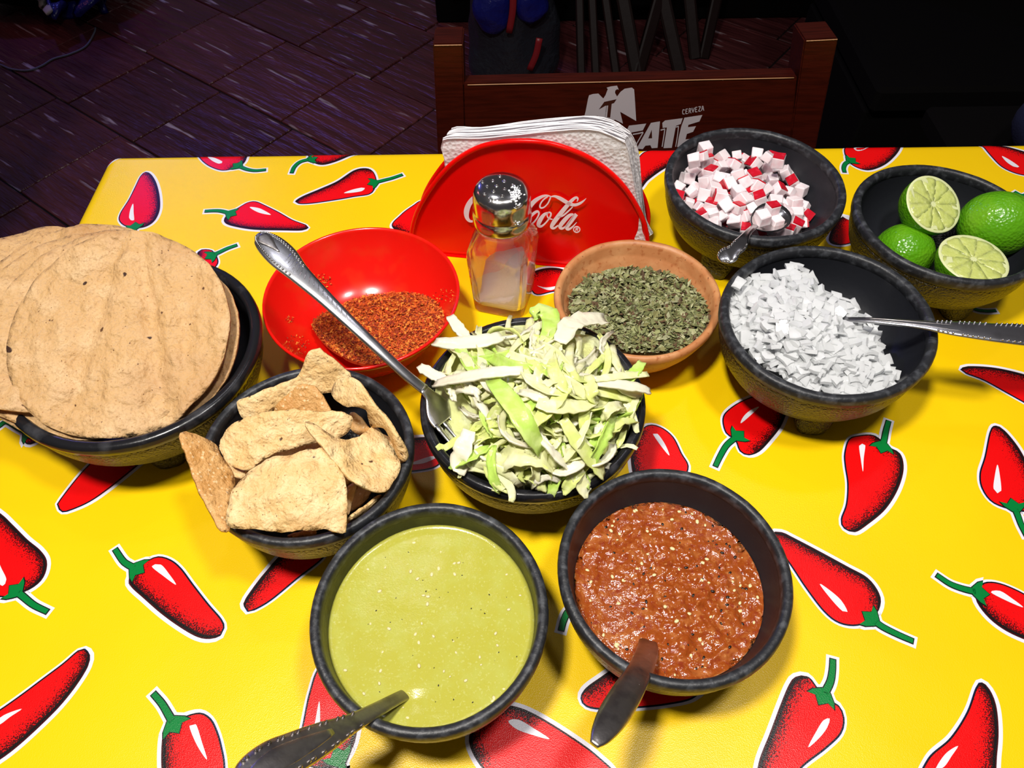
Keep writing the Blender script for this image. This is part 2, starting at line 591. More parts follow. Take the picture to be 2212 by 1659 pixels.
# ------------------------------------------------------------------ floor of tiles
TS = 0.30
ang = math.radians(-38)
e1 = np.array([math.cos(ang), math.sin(ang)])
e2 = np.array([-math.sin(ang), math.cos(ang)])
fl = obj('floor', [(-3.4, -1.2, -0.775), (3.4, -1.2, -0.775), (3.4, 5.2, -0.775), (-3.4, 5.2, -0.775),
                   (-3.4, -1.2, -0.756), (3.4, -1.2, -0.756), (3.4, 5.2, -0.756), (-3.4, 5.2, -0.756)],
         [(0, 3, 2, 1), (4, 5, 6, 7), (0, 1, 5, 4), (1, 2, 6, 5), (2, 3, 7, 6), (3, 0, 4, 7)], m_grout, smooth=False,
         origin=(0, 0, -0.75), kind='structure', label='dark red brown ridged floor tiles laid on the diagonal')
m_tiles = []
for i in range(3):
    k = (1.0, 0.8, 1.25)[i]
    m = mat('ridged_tile', (0.085 * k, 0.020 * k, 0.022 * k), 0.36, spec=0.5, stretch=(5.5, 46.0, 30.0),
            var=[(0.5, (0.14 * k, 0.034 * k, 0.036 * k), .4, .7), (1.0, (0.55, 0.44, 0.48), .63, .71, 3)],  # pale streaks put ridge highlights, with some pale dirt, into the colour
            bump=[(1.0, 1.0, 0.012)])
    m_tiles.append(m)
tile_proto = []
for i in range(6):
    V, Fc = rbox((TS - 0.005, TS - 0.005, 0.012), 0.002, 1)
    # own offset inside the ridge pattern: bake it as a shift of the local mesh, object placed back
    me = mkmesh('tile', V + np.array([i * 1.7, i * 0.9, 0]), Fc, m_tiles[i % 3], smooth=False)
    tile_proto.append((me, np.array([i * 1.7, i * 0.9])))
anchor = np.array([-0.625, 1.857])
nt_ = 0
for j in range(-12, 14):
    for i in range(-14, 14):
        c = anchor + e1 * ((i - 0.5 + (0.17 if j % 2 else 0)) * TS) + e2 * ((j + 0.5) * TS)
        vis_w = 0.30 + 0.68 * c[1]
        if not (-0.25 < c[1] < 2.95 and abs(c[0]) < vis_w + 0.55):
            continue
        k = random.randrange(6)
        me, off = tile_proto[k]
        o = bpy.data.objects.new('tile', me)
        col.objects.link(o)
        o.parent = fl
        a = ang + (PI if random.random() < .5 else 0)
        Rm = np.array([[math.cos(a), -math.sin(a)], [math.sin(a), math.cos(a)]])
        sh = Rm @ off
        o.location = (c[0] - sh[0], c[1] - sh[1], -0.006 + random.uniform(-.0015, .0015))
        o.rotation_euler = (0, 0, a)
        nt_ += 1

# ------------------------------------------------------------------ table with printed cloth
XL, YF, XR, YN = -0.412, 0.672, 0.83, -0.16      # table top edges
RB = 0.012


def bend1(s):
    """s = distance past the start of the bend -> (forward, drop, angle)"""
    if s <= 0:
        return s, 0.0, 0.0
    L = RB * PI / 2
    if s < L:
        a = s / RB
        return RB * math.sin(a), RB * (1 - math.cos(a)), a
    return RB, RB + (s - L), PI / 2


def cloth(u, v, h=0.0):
    wx = 0.0
    sx = (XL + RB) - u
    fx, dx, ax = bend1(sx)
    sy = v - (YF - RB)
    fy, dy, ay = bend1(sy)
    x = (XL + RB) - fx if sx > 0 else u
    y = (YF - RB) + fy if sy > 0 else v
    z = -(dx + dy)
    if sx <= 0 and sy <= 0:
        k = min(1.0, max(0, -max(sx, sy)) / 0.04)
        wx = 0.0005 * nz(u, v, 3.1, 7) * k
    n = np.array([-math.sin(ax), math.sin(ay) * (1 if ax < 1e-6 else .7), max(0.0, math.cos(max(ax, ay)))])
    n = n / (np.linalg.norm(n) + 1e-9)
    return np.array([x, y, z + wx]) + n * h


tbl = thing('dining_table', 'wooden dining table under the yellow pepper print cloth', 'table', (0.21, 0.256, -0.75))
V, Fc = rbox((XR - XL - 0.01, YF - YN - 0.01, 0.03), 0.004, 1, Matrix.Translation(((XL + XR) / 2, (YF + YN) / 2, -0.0175)))
obj('table_top', V, Fc, m_tabletop, tbl, smooth=False)
for lx in (XL + 0.07, XR - 0.07):
    for ly in (YN + 0.07, YF - 0.07):
        V, Fc = rbox((0.06, 0.06, 0.715), 0.004, 1, Matrix.Translation((lx, ly, -0.39)))
        obj('leg', V, Fc, m_tabletop, tbl, smooth=False)

us = np.concatenate([np.linspace(XL - 0.075, XL - RB, 6), np.linspace(XL - RB + .003, XL + RB + 0.01, 12), np.linspace(XL + 0.04, XR, 70)])
vs = np.concatenate([np.linspace(YN, YF - 0.045, 56), np.linspace(YF - RB - 0.01, YF + RB, 12), np.linspace(YF + RB + .005, YF + 0.075, 6)])
V = [cloth(u, v) for v in vs for u in us]
nu = len(us)
Fc = [(j * nu + i, j * nu + i + 1, (j + 1) * nu + i + 1, (j + 1) * nu + i) for j in range(len(vs) - 1) for i in range(nu - 1)]
tc = obj('tablecloth', V, Fc, m_yellow, origin=(0.21, 0.256, 0), label='glossy yellow vinyl tablecloth printed with red chili peppers', cat='tablecloth')


def poly_ribbon(line, w0, w1, closed=True):
    """flat band between two offsets of a 2D line; w may be per point"""
    line = np.asarray(line, float)
    n = len(line)
    if closed:
        t = np.roll(line, -1, 0) - np.roll(line, 1, 0)
    else:
        t = np.gradient(line, axis=0)
    t /= np.linalg.norm(t, axis=1)[:, None] + 1e-12
    nn = np.c_[t[:, 1], -t[:, 0]]
    w0 = np.broadcast_to(w0, n)[:, None]
    w1 = np.broadcast_to(w1, n)[:, None]
    A, B = line + nn * w0, line + nn * w1
    V = np.vstack([A, B])
    m = n if closed else n - 1
    Fc = [(i, (i + 1) % n, n + (i + 1) % n, n + i) for i in range(m)]
    return V, Fc, nn


LAY = 0.00012


def pepper(body, stem=None, hl=None, stemw=11, shadow=(1, -0.2), raw=False):
    """printed pepper: outlines given on the photo, laid on the cloth plane"""
    P = (lambda x, y: np.array([x, y, 0.0])) if raw else globals()['P']
    q = np.array([P(x, y)[:2] for x, y in body])
    q = closed_bez(q, 0.0025)
    if np.sum(q[:, 0] * np.roll(q[:, 1], -1) - np.roll(q[:, 0], -1) * q[:, 1]) < 0:
        q = q[::-1]
    parts = []                       # (V2, faces, layer, material)
    V, Fc, nn = poly_ribbon(q, -0.0006, 0.0024)
    parts.append((V, Fc, 1, 0, None))
    sd = nrm(shadow)
    bl = np.clip(-(nn @ sd), 0, 1)
    V, Fc, _ = poly_ribbon(q, -0.0004, 0.0011 * bl)
    parts.append((V, Fc, 2, 1, None))
    Vf, Ff = fill(q, 0.0045)
    se = q[(nn @ sd) > 0.25]
    if len(se):
        d = np.linalg.norm(Vf[:, None] - se[None], axis=2).min(1)
    else:
        d = np.full(len(Vf), 1.0)
    parts.append((Vf, Ff, 3, 3, np.clip(0.72 * np.exp(-d / 0.0095) + 0.10, 0, 1)))
    dk = np.clip(nn @ sd, 0, 1)
    V, Fc, _ = poly_ribbon(q - 0.0009 * sd * 1.0, -0.0009 - 0.0006 * dk, 0.0)
    parts.append((V, Fc, 4, 2, None))
    if stem:
        s = np.array([P(x, y)[:2] for x, y in stem])
        sw = bez(np.c_[s, np.linspace(stemw, stemw * 1.3, len(s)) * 0.00028 * 0.5], 14)
        ln, w = sw[:, :2], sw[:, 2]
        # calyx: spread of three pointed lobes where the stem meets the body
        base = ln[-1]
        dr = nrm(ln[-1] - ln[-4])
        pr = np.array([-dr[1], dr[0]])
        wl = 0.0085
        cal = np.array([base - dr * 0.002 + pr * 0.0025, base + pr * wl * .8 + dr * 0.002, base + pr * wl + dr * 0.0055, base + pr * wl * .45 + dr * 0.0042,
                        base + dr * 0.0085, base - pr * wl * .45 + dr * 0.0042, base - pr * wl + dr * 0.0055, base - pr * wl * .8 + dr * 0.002, base - dr * 0.002 - pr * 0.0025])
        for lay, ex, mi in ((1, 0.0024, 0), (5, 0.0006, 2), (6, 0.0, 4)):
            l2 = ln
            if ex:
                l2 = np.vstack([ln[0] - nrm(ln[1] - ln[0]) * ex, ln])
            ww = np.concatenate([[w[0]], w]) if ex else w
            V, Fc, _ = poly_ribbon(l2, -ww - ex, ww + ex, closed=False)
            parts.append((V, Fc, lay, mi, None))
            c0 = cal.mean(0)
            V2 = np.vstack([c0 + (cal - c0) * (1 + ex / 0.006), [c0]])
            m_ = len(cal)
            parts.append((V2, [(i, (i + 1) % m_, m_) for i in range(m_)], lay, mi, None))
    if hl:
        h_ = np.array([P(x, y)[:2] for x, y in hl])
        h_ = closed_bez(h_, 0.002)
        V, Fc = fill(h_, 0.01)
        parts.append((V, Fc, 5, 0, None))
    VV, FF, MM, SS, n = [], [], [], [], 0
    for V, Fc, lay, mi, st in parts:
        for p in V:
            VV.append(cloth(p[0], p[1], LAY * lay))
        for f in Fc:
            a, b, c = V[f[0]], V[f[1]], V[f[2]]
            cr = (b[0] - a[0]) * (c[1] - a[1]) - (b[1] - a[1]) * (c[0] - a[0])
            FF.append(tuple(i + n for i in (f if cr > 0 else f[::-1])))
            MM.append(mi)
        SS += list(st) if st is not None else [0.0] * len(V)
        n += len(V)
    o = obj('pepper_print', VV, FF, [m_pwhite, m_pblue, m_pblack, m_pred, m_pgreen], tc, midx=MM)
    at = o.data.attributes.new('stipple', 'FLOAT', 'POINT')
    at.data.foreach_set('value', np.array(SS, dtype=np.float32))
    return o


def cr(pts, ox, oy, s):
    return [(ox + x / s, oy + y / s) for x, y in pts]


A_ = (0, 900, 2.185)
Rr = (1600, 750, 1.825)
Tt = (150, 280, 2.765)
Uu = (1400, 250, 2.724)
pepper(cr([(608, 770), (640, 715), (700, 680), (745, 665), (800, 680), (850, 720), (910, 800), (980, 890), (1040, 960), (1055, 1000), (1040, 1035), (990, 1050), (930, 1040), (850, 995), (760, 930), (680, 860), (620, 805)], *A_),
       cr([(545, 628), (580, 680), (605, 700), (635, 715)], *A_), cr([(718, 708), (760, 700), (800, 745), (832, 795), (770, 752)], *A_), shadow=(-0.6, -0.8))
pepper(cr([(-260, 420), (-120, 380), (0, 455), (60, 510), (130, 580), (190, 630), (222, 680), (215, 740), (180, 790), (110, 830), (0, 850), (-140, 780), (-260, 600)], *A_),
       cr([(225, 922), (160, 890), (110, 850), (85, 830)], *A_), cr([(-25, 650), (10, 720), (32, 770), (15, 800), (-10, 770)], *A_), shadow=(0.9, 0.2))
pepper(cr([(-200, 1560), (-100, 1450), (0, 1390), (100, 1320), (200, 1245), (300, 1170), (370, 1110), (400, 1100), (425, 1125), (415, 1180), (360, 1270), (280, 1370), (180, 1470), (80, 1560), (0, 1620), (-100, 1680), (-200, 1660)], *A_),
       None, cr([(-40, 1460), (20, 1410), (105, 1380), (50, 1418), (0, 1455)], *A_), shadow=(0.7, -0.7))
pepper(cr([(768, 1500), (800, 1450), (870, 1415), (940, 1400), (990, 1430), (1020, 1490), (1040, 1560), (1055, 1659), (1040, 1800), (980, 1900), (860, 1900), (790, 1800), (762, 1659)], *A_),
       cr([(725, 1308), (765, 1355), (795, 1405), (815, 1440)], *A_), cr([(895, 1460), (925, 1452), (955, 1540), (978, 1620), (930, 1550)], *A_), shadow=(-0.9, -0.3))
pepper([(128, 1092), (133, 1078), (190, 1008), (250, 960), (330, 955), (320, 985), (270, 1030), (206, 1078), (160, 1100), (137, 1105)], None, None, shadow=(0.7, 0.6))
pepper([(527, 1310), (531, 1293), (572, 1238), (620, 1190), (690, 1170), (700, 1200), (640, 1250), (585, 1295), (549, 1316), (535, 1320)], None, None, shadow=(-0.5, 0.7))
pepper([(60, 960), (110, 935), (150, 915), (160, 880), (90, 880), (50, 900)], [(-2, 922), (15, 912), (40, 925), (60, 935)], None)
pepper([(694, 1440), (672, 1495), (658, 1560), (648, 1610), (652, 1648), (700, 1662), (740, 1648), (764, 1610), (775, 1560), (785, 1500), (790, 1450), (750, 1400)],
       [(700, 1720), (722, 1690), (740, 1665), (735, 1645)], [(690, 1515), (682, 1555), (676, 1592), (690, 1584), (692, 1545)], shadow=(0.9, -0.3))
pepper([(1016, 1615), (1020, 1570), (1050, 1535), (1085, 1524), (1120, 1528), (1165, 1548), (1230, 1588), (1290, 1632), (1330, 1680), (1290, 1740), (1150, 1740), (1060, 1680)],
       None, [(1098, 1558), (1120, 1555), (1155, 1575), (1187, 1597), (1150, 1588), (1115, 1575)], shadow=(-0.7, 0.6))
pepper([(1256, 1508), (1262, 1490), (1290, 1468), (1340, 1440), (1430, 1430), (1520, 1470), (1500, 1505), (1440, 1520), (1360, 1528), (1300, 1530), (1268, 1524)], None, None, shadow=(0.5, 0.8))
pepper([(1250, 1350), (1300, 1320), (1350, 1340), (1380, 1370), (1300, 1380)], [(1212, 1362), (1218, 1340), (1228, 1322), (1250, 1310)], None)
pepper(cr([(413, 420), (430, 365), (470, 350), (530, 350), (580, 392), (628, 420), (642, 480), (620, 560), (570, 640), (500, 700), (450, 730), (410, 715), (400, 680), (420, 620), (425, 540), (415, 470)], *Rr),
       cr([(582, 293), (572, 330), (566, 360), (560, 385)], *Rr), cr([(466, 390), (478, 382), (490, 388), (484, 440), (481, 492), (472, 440)], *Rr), shadow=(1, -0.4))
pepper(cr([(985, 335), (1005, 310), (1040, 330), (1090, 390), (1130, 460), (1180, 560), (1150, 640), (1090, 645), (1000, 615), (955, 560), (945, 500), (965, 430)], *Rr),
       cr([(1125, 745), (1105, 705), (1090, 665), (1080, 640)], *Rr), cr([(1010, 465), (998, 520), (995, 560), (1010, 578), (1025, 568), (1020, 510)], *Rr), shadow=(1, 0.2))
pepper(cr([(120, 735), (160, 730), (200, 748), (300, 800), (420, 865), (500, 910), (545, 970), (550, 1020), (520, 1070), (460, 1095), (390, 1085), (330, 1040), (260, 950), (200, 860), (150, 790)], *Rr),
       cr([(678, 1160), (620, 1135), (560, 1105), (525, 1080)], *Rr), cr([(310, 935), (350, 960), (395, 1000), (420, 1045), (400, 1042), (355, 995)], *Rr), shadow=(0.7, 0.7))
pepper(cr([(925, 990), (945, 940), (990, 930), (1060, 950), (1150, 1000), (1240, 1090), (1220, 1150), (1170, 1165), (1110, 1150), (1030, 1110), (965, 1055)], *Rr),
       cr([(772, 900), (825, 935), (880, 955), (925, 965)], *Rr), cr([(985, 968), (1020, 962), (1065, 990), (1112, 1027), (1055, 1005)], *Rr), shadow=(-0.6, -0.8))
pepper(cr([(190, 1330), (215, 1300), (262, 1298), (300, 1345), (340, 1385), (382, 1412), (402, 1460), (390, 1520), (330, 1580), (240, 1650), (170, 1730), (70, 1740), (70, 1640), (115, 1520), (160, 1400)], *Rr),
       cr([(362, 1232), (360, 1275), (352, 1320), (330, 1365)], *Rr), cr([(350, 1465), (325, 1472), (300, 1510), (265, 1578), (310, 1540), (340, 1500)], *Rr), shadow=(-0.9, 0.5))
pepper(cr([(930, 1345), (950, 1322), (980, 1350), (1005, 1410), (1015, 1500), (1010, 1600), (985, 1750), (850, 1820), (700, 1760), (740, 1625), (830, 1540), (895, 1440)], *Rr),
       None, cr([(855, 1573), (815, 1595), (785, 1630), (765, 1670), (800, 1655), (830, 1612)], *Rr), shadow=(1, 0.1))
pepper(cr([(868, 88), (895, 76), (1000, 82), (1117, 108), (1250, 150), (1330, 220), (1260, 290), (1160, 240), (1060, 185), (960, 130), (890, 103)], *Rr), None, None, shadow=(0.6, 0.7))
pepper([(1563, 905), (1575, 885), (1610, 863), (1660, 850), (1700, 870), (1690, 915), (1665, 950), (1640, 976), (1618, 983), (1600, 974), (1590, 950), (1570, 935)],
       [(1545, 1008), (1556, 985), (1570, 962), (1590, 945)], [(1600, 915), (1606, 900), (1622, 886), (1640, 879), (1622, 897)], shadow=(0.8, 0.2))
pepper([(1362, 985), (1375, 940), (1398, 920), (1425, 924), (1452, 945), (1470, 980), (1485, 1015), (1450, 1060), (1380, 1050)], None,
       [(1410, 938), (1420, 938), (1436, 960), (1446, 985), (1432, 970)], shadow=(-0.7, -0.5))
pepper([(840, 985), (860, 955), (900, 946), (935, 948), (960, 975), (945, 1005), (900, 1016), (860, 1014)], None, [(882, 1004), (905, 995), (930, 987), (945, 988), (915, 1002)], shadow=(-0.2, 0.9))
# far part of the cloth
pepper(cr([(430, 280), (460, 255), (490, 270), (520, 320), (540, 400), (540, 480), (510, 545), (460, 580), (400, 590), (340, 578), (303, 545), (310, 500), (360, 420), (400, 340)], *Tt),
       cr([(395, 640), (390, 622), (388, 605), (390, 590)], *Tt), cr([(382, 445), (365, 480), (358, 530), (375, 546), (388, 543), (385, 500)], *Tt), shadow=(1, 0))
pepper(cr([(925, 535), (950, 505), (1010, 470), (1060, 442), (1110, 435), (1170, 460), (1250, 500), (1330, 545), (1410, 575), (1425, 590), (1390, 605), (1280, 605), (1100, 600), (980, 580), (930, 560)], *Tt),
       cr([(812, 490), (870, 487), (910, 490), (955, 502)], *Tt), cr([(1078, 466), (1130, 472), (1170, 490), (1205, 513), (1150, 505), (1105, 487)], *Tt), shadow=(-0.4, -0.9))
pepper(cr([(1348, 432), (1390, 402), (1500, 355), (1600, 310), (1700, 245), (1770, 232), (1812, 250), (1832, 300), (1822, 350), (1790, 385), (1700, 400), (1600, 418), (1450, 440), (1370, 443)], *Tt),
       cr([(1988, 272), (1930, 292), (1880, 305), (1830, 318)], *Tt), cr([(1640, 382), (1690, 362), (1745, 350), (1765, 352), (1748, 370), (1690, 380)], *Tt), shadow=(-0.5, 0.8))
pepper(cr([(745, 110), (770, 150), (800, 190), (850, 225), (920, 246), (990, 232), (1045, 200), (1062, 150), (1050, 95), (950, 50), (800, 55)], *Tt),
       cr([(1172, 243), (1110, 248), (1060, 240), (1015, 222)], *Tt), cr([(825, 162), (870, 172), (915, 195), (895, 207), (855, 190)], *Tt), shadow=(1, 0.1))
pepper(cr([(1425, 130), (1440, 185), (1500, 212), (1580, 197), (1680, 155), (1760, 110), (1750, 60), (1600, 50), (1450, 80)], *Tt),
       cr([(1328, 262), (1345, 225), (1380, 195), (1435, 180)], *Tt), None, shadow=(0.4, -0.9))
pepper([(160, 372), (200, 360), (232, 352), (262, 334), (270, 310), (215, 300), (150, 330)], None, None, shadow=(0.5, 0.5))
pepper([(848, 492), (866, 466), (892, 446), (915, 434), (960, 440), (980, 470), (960, 520), (900, 515)], None, None, shadow=(0.3, -0.9))
pepper([(428, 545), (450, 541), (462, 548), (470, 570), (450, 590), (425, 580)], [(512, 531), (492, 538), (475, 546), (462, 552)], None, shadow=(-0.5, -0.5))
pepper(cr([(1160, 195), (1200, 162), (1300, 146), (1400, 125), (1490, 130), (1480, 200), (1420, 270), (1350, 310), (1280, 322), (1205, 292), (1168, 245)], *Uu),
       cr([(1155, 335), (1150, 310), (1160, 285), (1185, 270)], *Uu), cr([(1210, 190), (1250, 172), (1305, 170), (1275, 200), (1230, 210)], *Uu), shadow=(0.9, -0.3))
pepper(cr([(1930, 130), (1990, 145), (2120, 185), (2260, 230), (2330, 290), (2260, 345), (2180, 342), (2085, 302), (2020, 240), (1970, 180)], *Uu), None,
       cr([(2080, 240), (2130, 265), (2182, 303), (2150, 302), (2108, 275)], *Uu), shadow=(0.5, 0.9))
pepper([(1790, 520), (1805, 480), (1830, 468), (1850, 490), (1845, 520), (1815, 530)], None, [(1812, 462), (1830, 466), (1845, 472), (1832, 476)], shadow=(-0.8, 0))
pepper([(1360, 380), (1378, 345), (1400, 326), (1440, 318), (1475, 326), (1470, 345), (1430, 368), (1400, 390), (1380, 410)], None, None, shadow=(0.6, -0.8))
pepper([(1140, 600), (1155, 586), (1185, 579), (1215, 582), (1238, 600), (1228, 620), (1190, 630), (1155, 634)], None, [(1160, 618), (1180, 622), (1210, 617), (1222, 611), (1190, 628)], shadow=(0, 1))
pepper([(2050, 640), (2080, 630), (2100, 645), (2095, 665), (2060, 668)], [(2150, 672), (2130, 673), (2108, 670), (2090, 660)], None, stemw=8)
pepper([(2230, 400), (2260, 390), (2280, 420), (2240, 430)], [(2192, 415), (2205, 422), (2215, 422), (2230, 415)], None)

# the print goes on over the rest of the cloth, towards the sitter and to the right


def pepper_at(x, y, a, k):
    ca, sa = math.cos(a), math.sin(a)
    tf = lambda pts: [(x + k * (u * ca - v * sa), y + k * (u * sa + v * ca)) for u, v in pts]
    pepper(tf([(-.030, .002), (-.024, .014), (-.010, .019), (.006, .017), (.022, .011), (.036, .005), (.044, -.001), (.040, -.007), (.028, -.009), (.008, -.013), (-.012, -.016), (-.026, -.010)]),
           tf([(-.058, .010), (-.048, .005), (-.038, .002), (-.030, .001)]), tf([(-.012, .011), (-.004, .012), (.006, .009), (.016, .004), (.004, .005), (-.008, .007)]),
           shadow=(sa, -ca), raw=True)


for (x, y, a, k) in ((-.33, -.02, .6, 1.0), (-.24, -.10, 2.4, .9), (-.13, -.03, -.5, 1.0), (-.03, -.10, 1.3, .9), (.08, -.02, 2.8, 1.0), (.19, -.09, .2, .95), (.30, -.01, -1.2, .9), (.41, -.09, .9, 1.0),
                     (.50, .02, 2.2, .95), (.61, -.08, -.3, 1.0), (.73, -.02, 1.1, .95), (.60, .12, 1.9, 1.0), (.74, .14, -.6, 1.0), (.66, .25, .5, .95), (.77, .33, 2.2, .9), (.62, .38, -1.0, 1.0), (.74, .48, .3, .95), (.64, .57, 1.8, .9), (.77, .61, -.4, .9)):
    pepper_at(x, y, a, k)


# ------------------------------------------------------------------ bowls
BOWL_IN = [(1.00, 0.915), (0.86, 0.905), (0.72, 0.875), (0.58, 0.82), (0.46, 0.73), (0.38, 0.62), (0.33, 0.48), (0.31, 0.30), (0.30, 0.0)]


class Bowl:
    """black three-legged bowl; c centre on the table, a/b half axes of the rim, ang axis angle, h rim height"""

    def __init__(s, c, a, b, angd, h, foot, label, rim=None, group='black three-legged bowls', n=72, inner=None):
        s.c, s.a, s.b, s.h = np.array(c), a, b, h
        s.t = math.radians(angd)
        o = thing('black_bowl', label, 'bowl', (c[0], c[1], 0), group)
        s.o = o
        R = 1.0
        outp = [(0.905, h - 0.004), (0.975, h - 0.006), (0.975, h * .80), (0.955, h * .68), (0.915, h * .54), (0.84, h * .40), (0.72, h * .29), (0.55, h * .22), (0.30, h * .185), (0.001, h * .18)]
        inp = [(r * 1.0, h * f - (0.002 if f == 1 else 0)) for f, r in BOWL_IN]
        inp[-1] = (0.001, inp[-1][1])
        Vo, Fo = lathe(outp, n)
        Vi, Fi = lathe(inp, n)
        Fo = [tuple(reversed(f)) for f in Fo]
        V, Fc, M = join([(Vo, Fo, 0), (Vi, [f for f in Fi], 1)])
        obj('bowl_body', s.warp(V), Fc, [m_bowl_out, inner or m_bowl_in], o, midx=M)
        pr = []
        wm, hh = 0.0485, 0.0052
        for k in range(14):
            a_ = 2 * PI * k / 14
            ca, sa = math.cos(a_), math.sin(a_)
            pr.append((0.9515 + wm * math.copysign(abs(ca) ** .75, ca), h - hh + hh * math.copysign(abs(sa) ** .75, sa)))
        pr.append(pr[0])
        Vr, Fr = lathe(pr, n)
        Vr = np.array([(v[0], v[1], v[2] + 0.0004 * nz(v[0], v[1], h * 50 + c[0] * 9, 5)) for v in Vr])
        obj('rim', s.warp(Vr), [tuple(reversed(f)) for f in Fr], rim or m_rim, o, label='smooth worn black rim')
        for k in range(3):
            an = math.radians(foot) + k * 2 * PI / 3
            d = np.array([math.cos(an), math.sin(an), 0])
            p0 = np.array([c[0], c[1], 0]) + d * (a * 0.50)
            p1 = np.array([c[0], c[1], 0]) + d * (a * 0.60)
            path = np.array([p0 + [0, 0, h * .38], p0 * .6 + p1 * .4 + [0, 0, h * .22], p1 + [0, 0, h * .08], p1 + [0, 0, 0.0002]])
            path = bez(path, 8)
            Vv, Ff = ribbon(path, np.linspace(0.019, 0.0105, 8), np.linspace(0.015, 0.0085, 8), up=d, k=14)
            obj('foot', Vv, Ff, m_bowl_out, o)

    def warp(s, V):
        V = np.array(V, float)
        ct, st = math.cos(s.t), math.sin(s.t)
        # unit circle coordinates -> ellipse
        x = V[:, 0] * ct + V[:, 1] * st
        y = -V[:, 0] * st + V[:, 1] * ct
        x, y = x * s.a, y * s.b
        return np.c_[s.c[0] + x * ct - y * st, s.c[1] + x * st + y * ct, V[:, 2]]

    def rin(s, z):
        """inner radius (fraction) at height z"""
        f = z / s.h
        xs = [p[0] for p in BOWL_IN][::-1]
        ys = [p[1] for p in BOWL_IN][::-1]
        return float(np.interp(f, xs, ys))

    def frac(s, x, y):
        ct, st = math.cos(s.t), math.sin(s.t)
        dx, dy = x - s.c[0], y - s.c[1]
        return math.hypot((dx * ct + dy * st) / s.a, (-dx * st + dy * ct) / s.b)

    def zin(s, x, y):
        r = s.frac(x, y)
        xs = [p[1] for p in BOWL_IN][::-1]
        ys = [p[0] for p in BOWL_IN][::-1]
        return float(np.interp(r, xs, ys)) * s.h


b_tort = Bowl((-0.2675, 0.3545), 0.0905, 0.0885, 145, 0.070, -72, 'large shiny black bowl holding the corn tostadas', m_rim_gloss)
b_chip = Bowl((-0.1315, 0.2662), 0.0685, 0.0675, 159, 0.068, -40, 'black three-legged bowl filled with tortilla chips')
b_green = Bowl((-0.0475, 0.1597), 0.0672, 0.0662, -86, 0.068, 20, 'black bowl full of green salsa at the front', inner=m_bowl_green)
b_salsa = Bowl((0.0912, 0.1815), 0.0673, 0.0665, -68, 0.068, 60, 'black bowl of chunky red salsa at the front')
b_let = Bowl((0.0136, 0.3011), 0.0753, 0.0743, -149, 0.070, 200, 'black bowl heaped with shredded lettuce', m_rim_gloss)
b_onion = Bowl((0.2274, 0.3708), 0.0785, 0.0742, 33, 0.070, -95, 'black bowl half filled with chopped white onion')
b_rad = Bowl((0.2065, 0.5260), 0.0760, 0.0745, -68, 0.070, -125, 'black bowl of diced radish beside the napkin holder')
b_lime = Bowl((0.3520, 0.4752), 0.0745, 0.0708, 135, 0.068, -65, 'black bowl of cut limes at the right')


def plain_bowl(name, label, cat, c, R, prof_out, prof_in, m, squash=None):
    o = thing(name, label, cat, (c[0], c[1], 0))
    pr = prof_out + prof_in
    V, Fc = lathe([(r * R, z) for r, z in pr], 80, (c[0], c[1], 0))
    if squash:
        V = squash(V)
    Fc = [tuple(reversed(f)) for f in Fc]
    return o, V, Fc


# red melamine bowl (body + foot ring)
RC, RR, RH = (-0.1137, 0.4122), 0.0748, 0.058
o_red, V, Fc = plain_bowl('red_bowl', 'bright red shallow bowl of ground chili', 'bowl', RC, RR,
                          [(0.001, .006), (0.40, .006), (0.55, .009), (0.70, .019), (0.83, .034), (0.93, .048), (0.985, RH - .004), (1.0, RH - .0015)],
                          [(0.995, RH), (0.975, RH), (0.965, RH - .002), (0.935, .050), (0.84, .037), (0.70, .0225), (0.55, .0135), (0.38, .0105), (0.001, .010)], m_redplastic)
obj('bowl_body', V, Fc, m_redplastic, o_red)
V, Fc = lathe([(0.44 * RR, .010), (0.44 * RR, 0.0), (0.39 * RR, 0.0), (0.39 * RR, .010)], 64, (RC[0], RC[1], 0))
obj('foot_ring', V, [tuple(reversed(f)) for f in Fc], m_redplastic, o_red)


def red_zin(x, y):
    r = math.hypot(x - RC[0], y - RC[1]) / RR
    return float(np.interp(r, [0, .38, .55, .70, .84, .935, .965], [.010, .0105, .0135, .0225, .037, .050, .056]))


# clay bowl
CC, CR_, CH = (0.0975, 0.4115), 0.0640, 0.052
o_clay, V, Fc = plain_bowl('clay_bowl', 'small unglazed terracotta bowl of dried oregano', 'bowl', CC, CR_,
                           [(0.001, 0.0), (0.46, 0.0), (0.62, .006), (0.80, .020), (0.92, .034), (0.985, .044), (1.0, .049)],
                           [(0.985, CH), (0.94, CH + .0004), (0.905, CH - .003), (0.885, CH - .010), (0.865, .040), (0.82, .036), (0.70, .020), (0.5, .0125), (0.001, .011)], m_clay)
V = np.array([(CC[0] + (v[0] - CC[0]) * (1 + .012 * math.sin(2 * math.atan2(v[1] - CC[1], v[0] - CC[0]) + .6)), CC[1] + (v[1] - CC[1]) * (1 + .008 * math.sin(3 * math.atan2(v[1] - CC[1], v[0] - CC[0]))),
               v[2] + 0.0009 * nz(v[0], v[1], 1.5, 40) * (v[2] > .03)) for v in V])
obj('bowl_body', V, Fc, m_clay, o_clay)


def clay_zin(x, y):
    r = math.hypot(x - CC[0], y - CC[1]) / CR_
    return float(np.interp(r, [0, .5, .70, .82, .865, .885], [.011, .0125, .020, .036, .040, .043]))


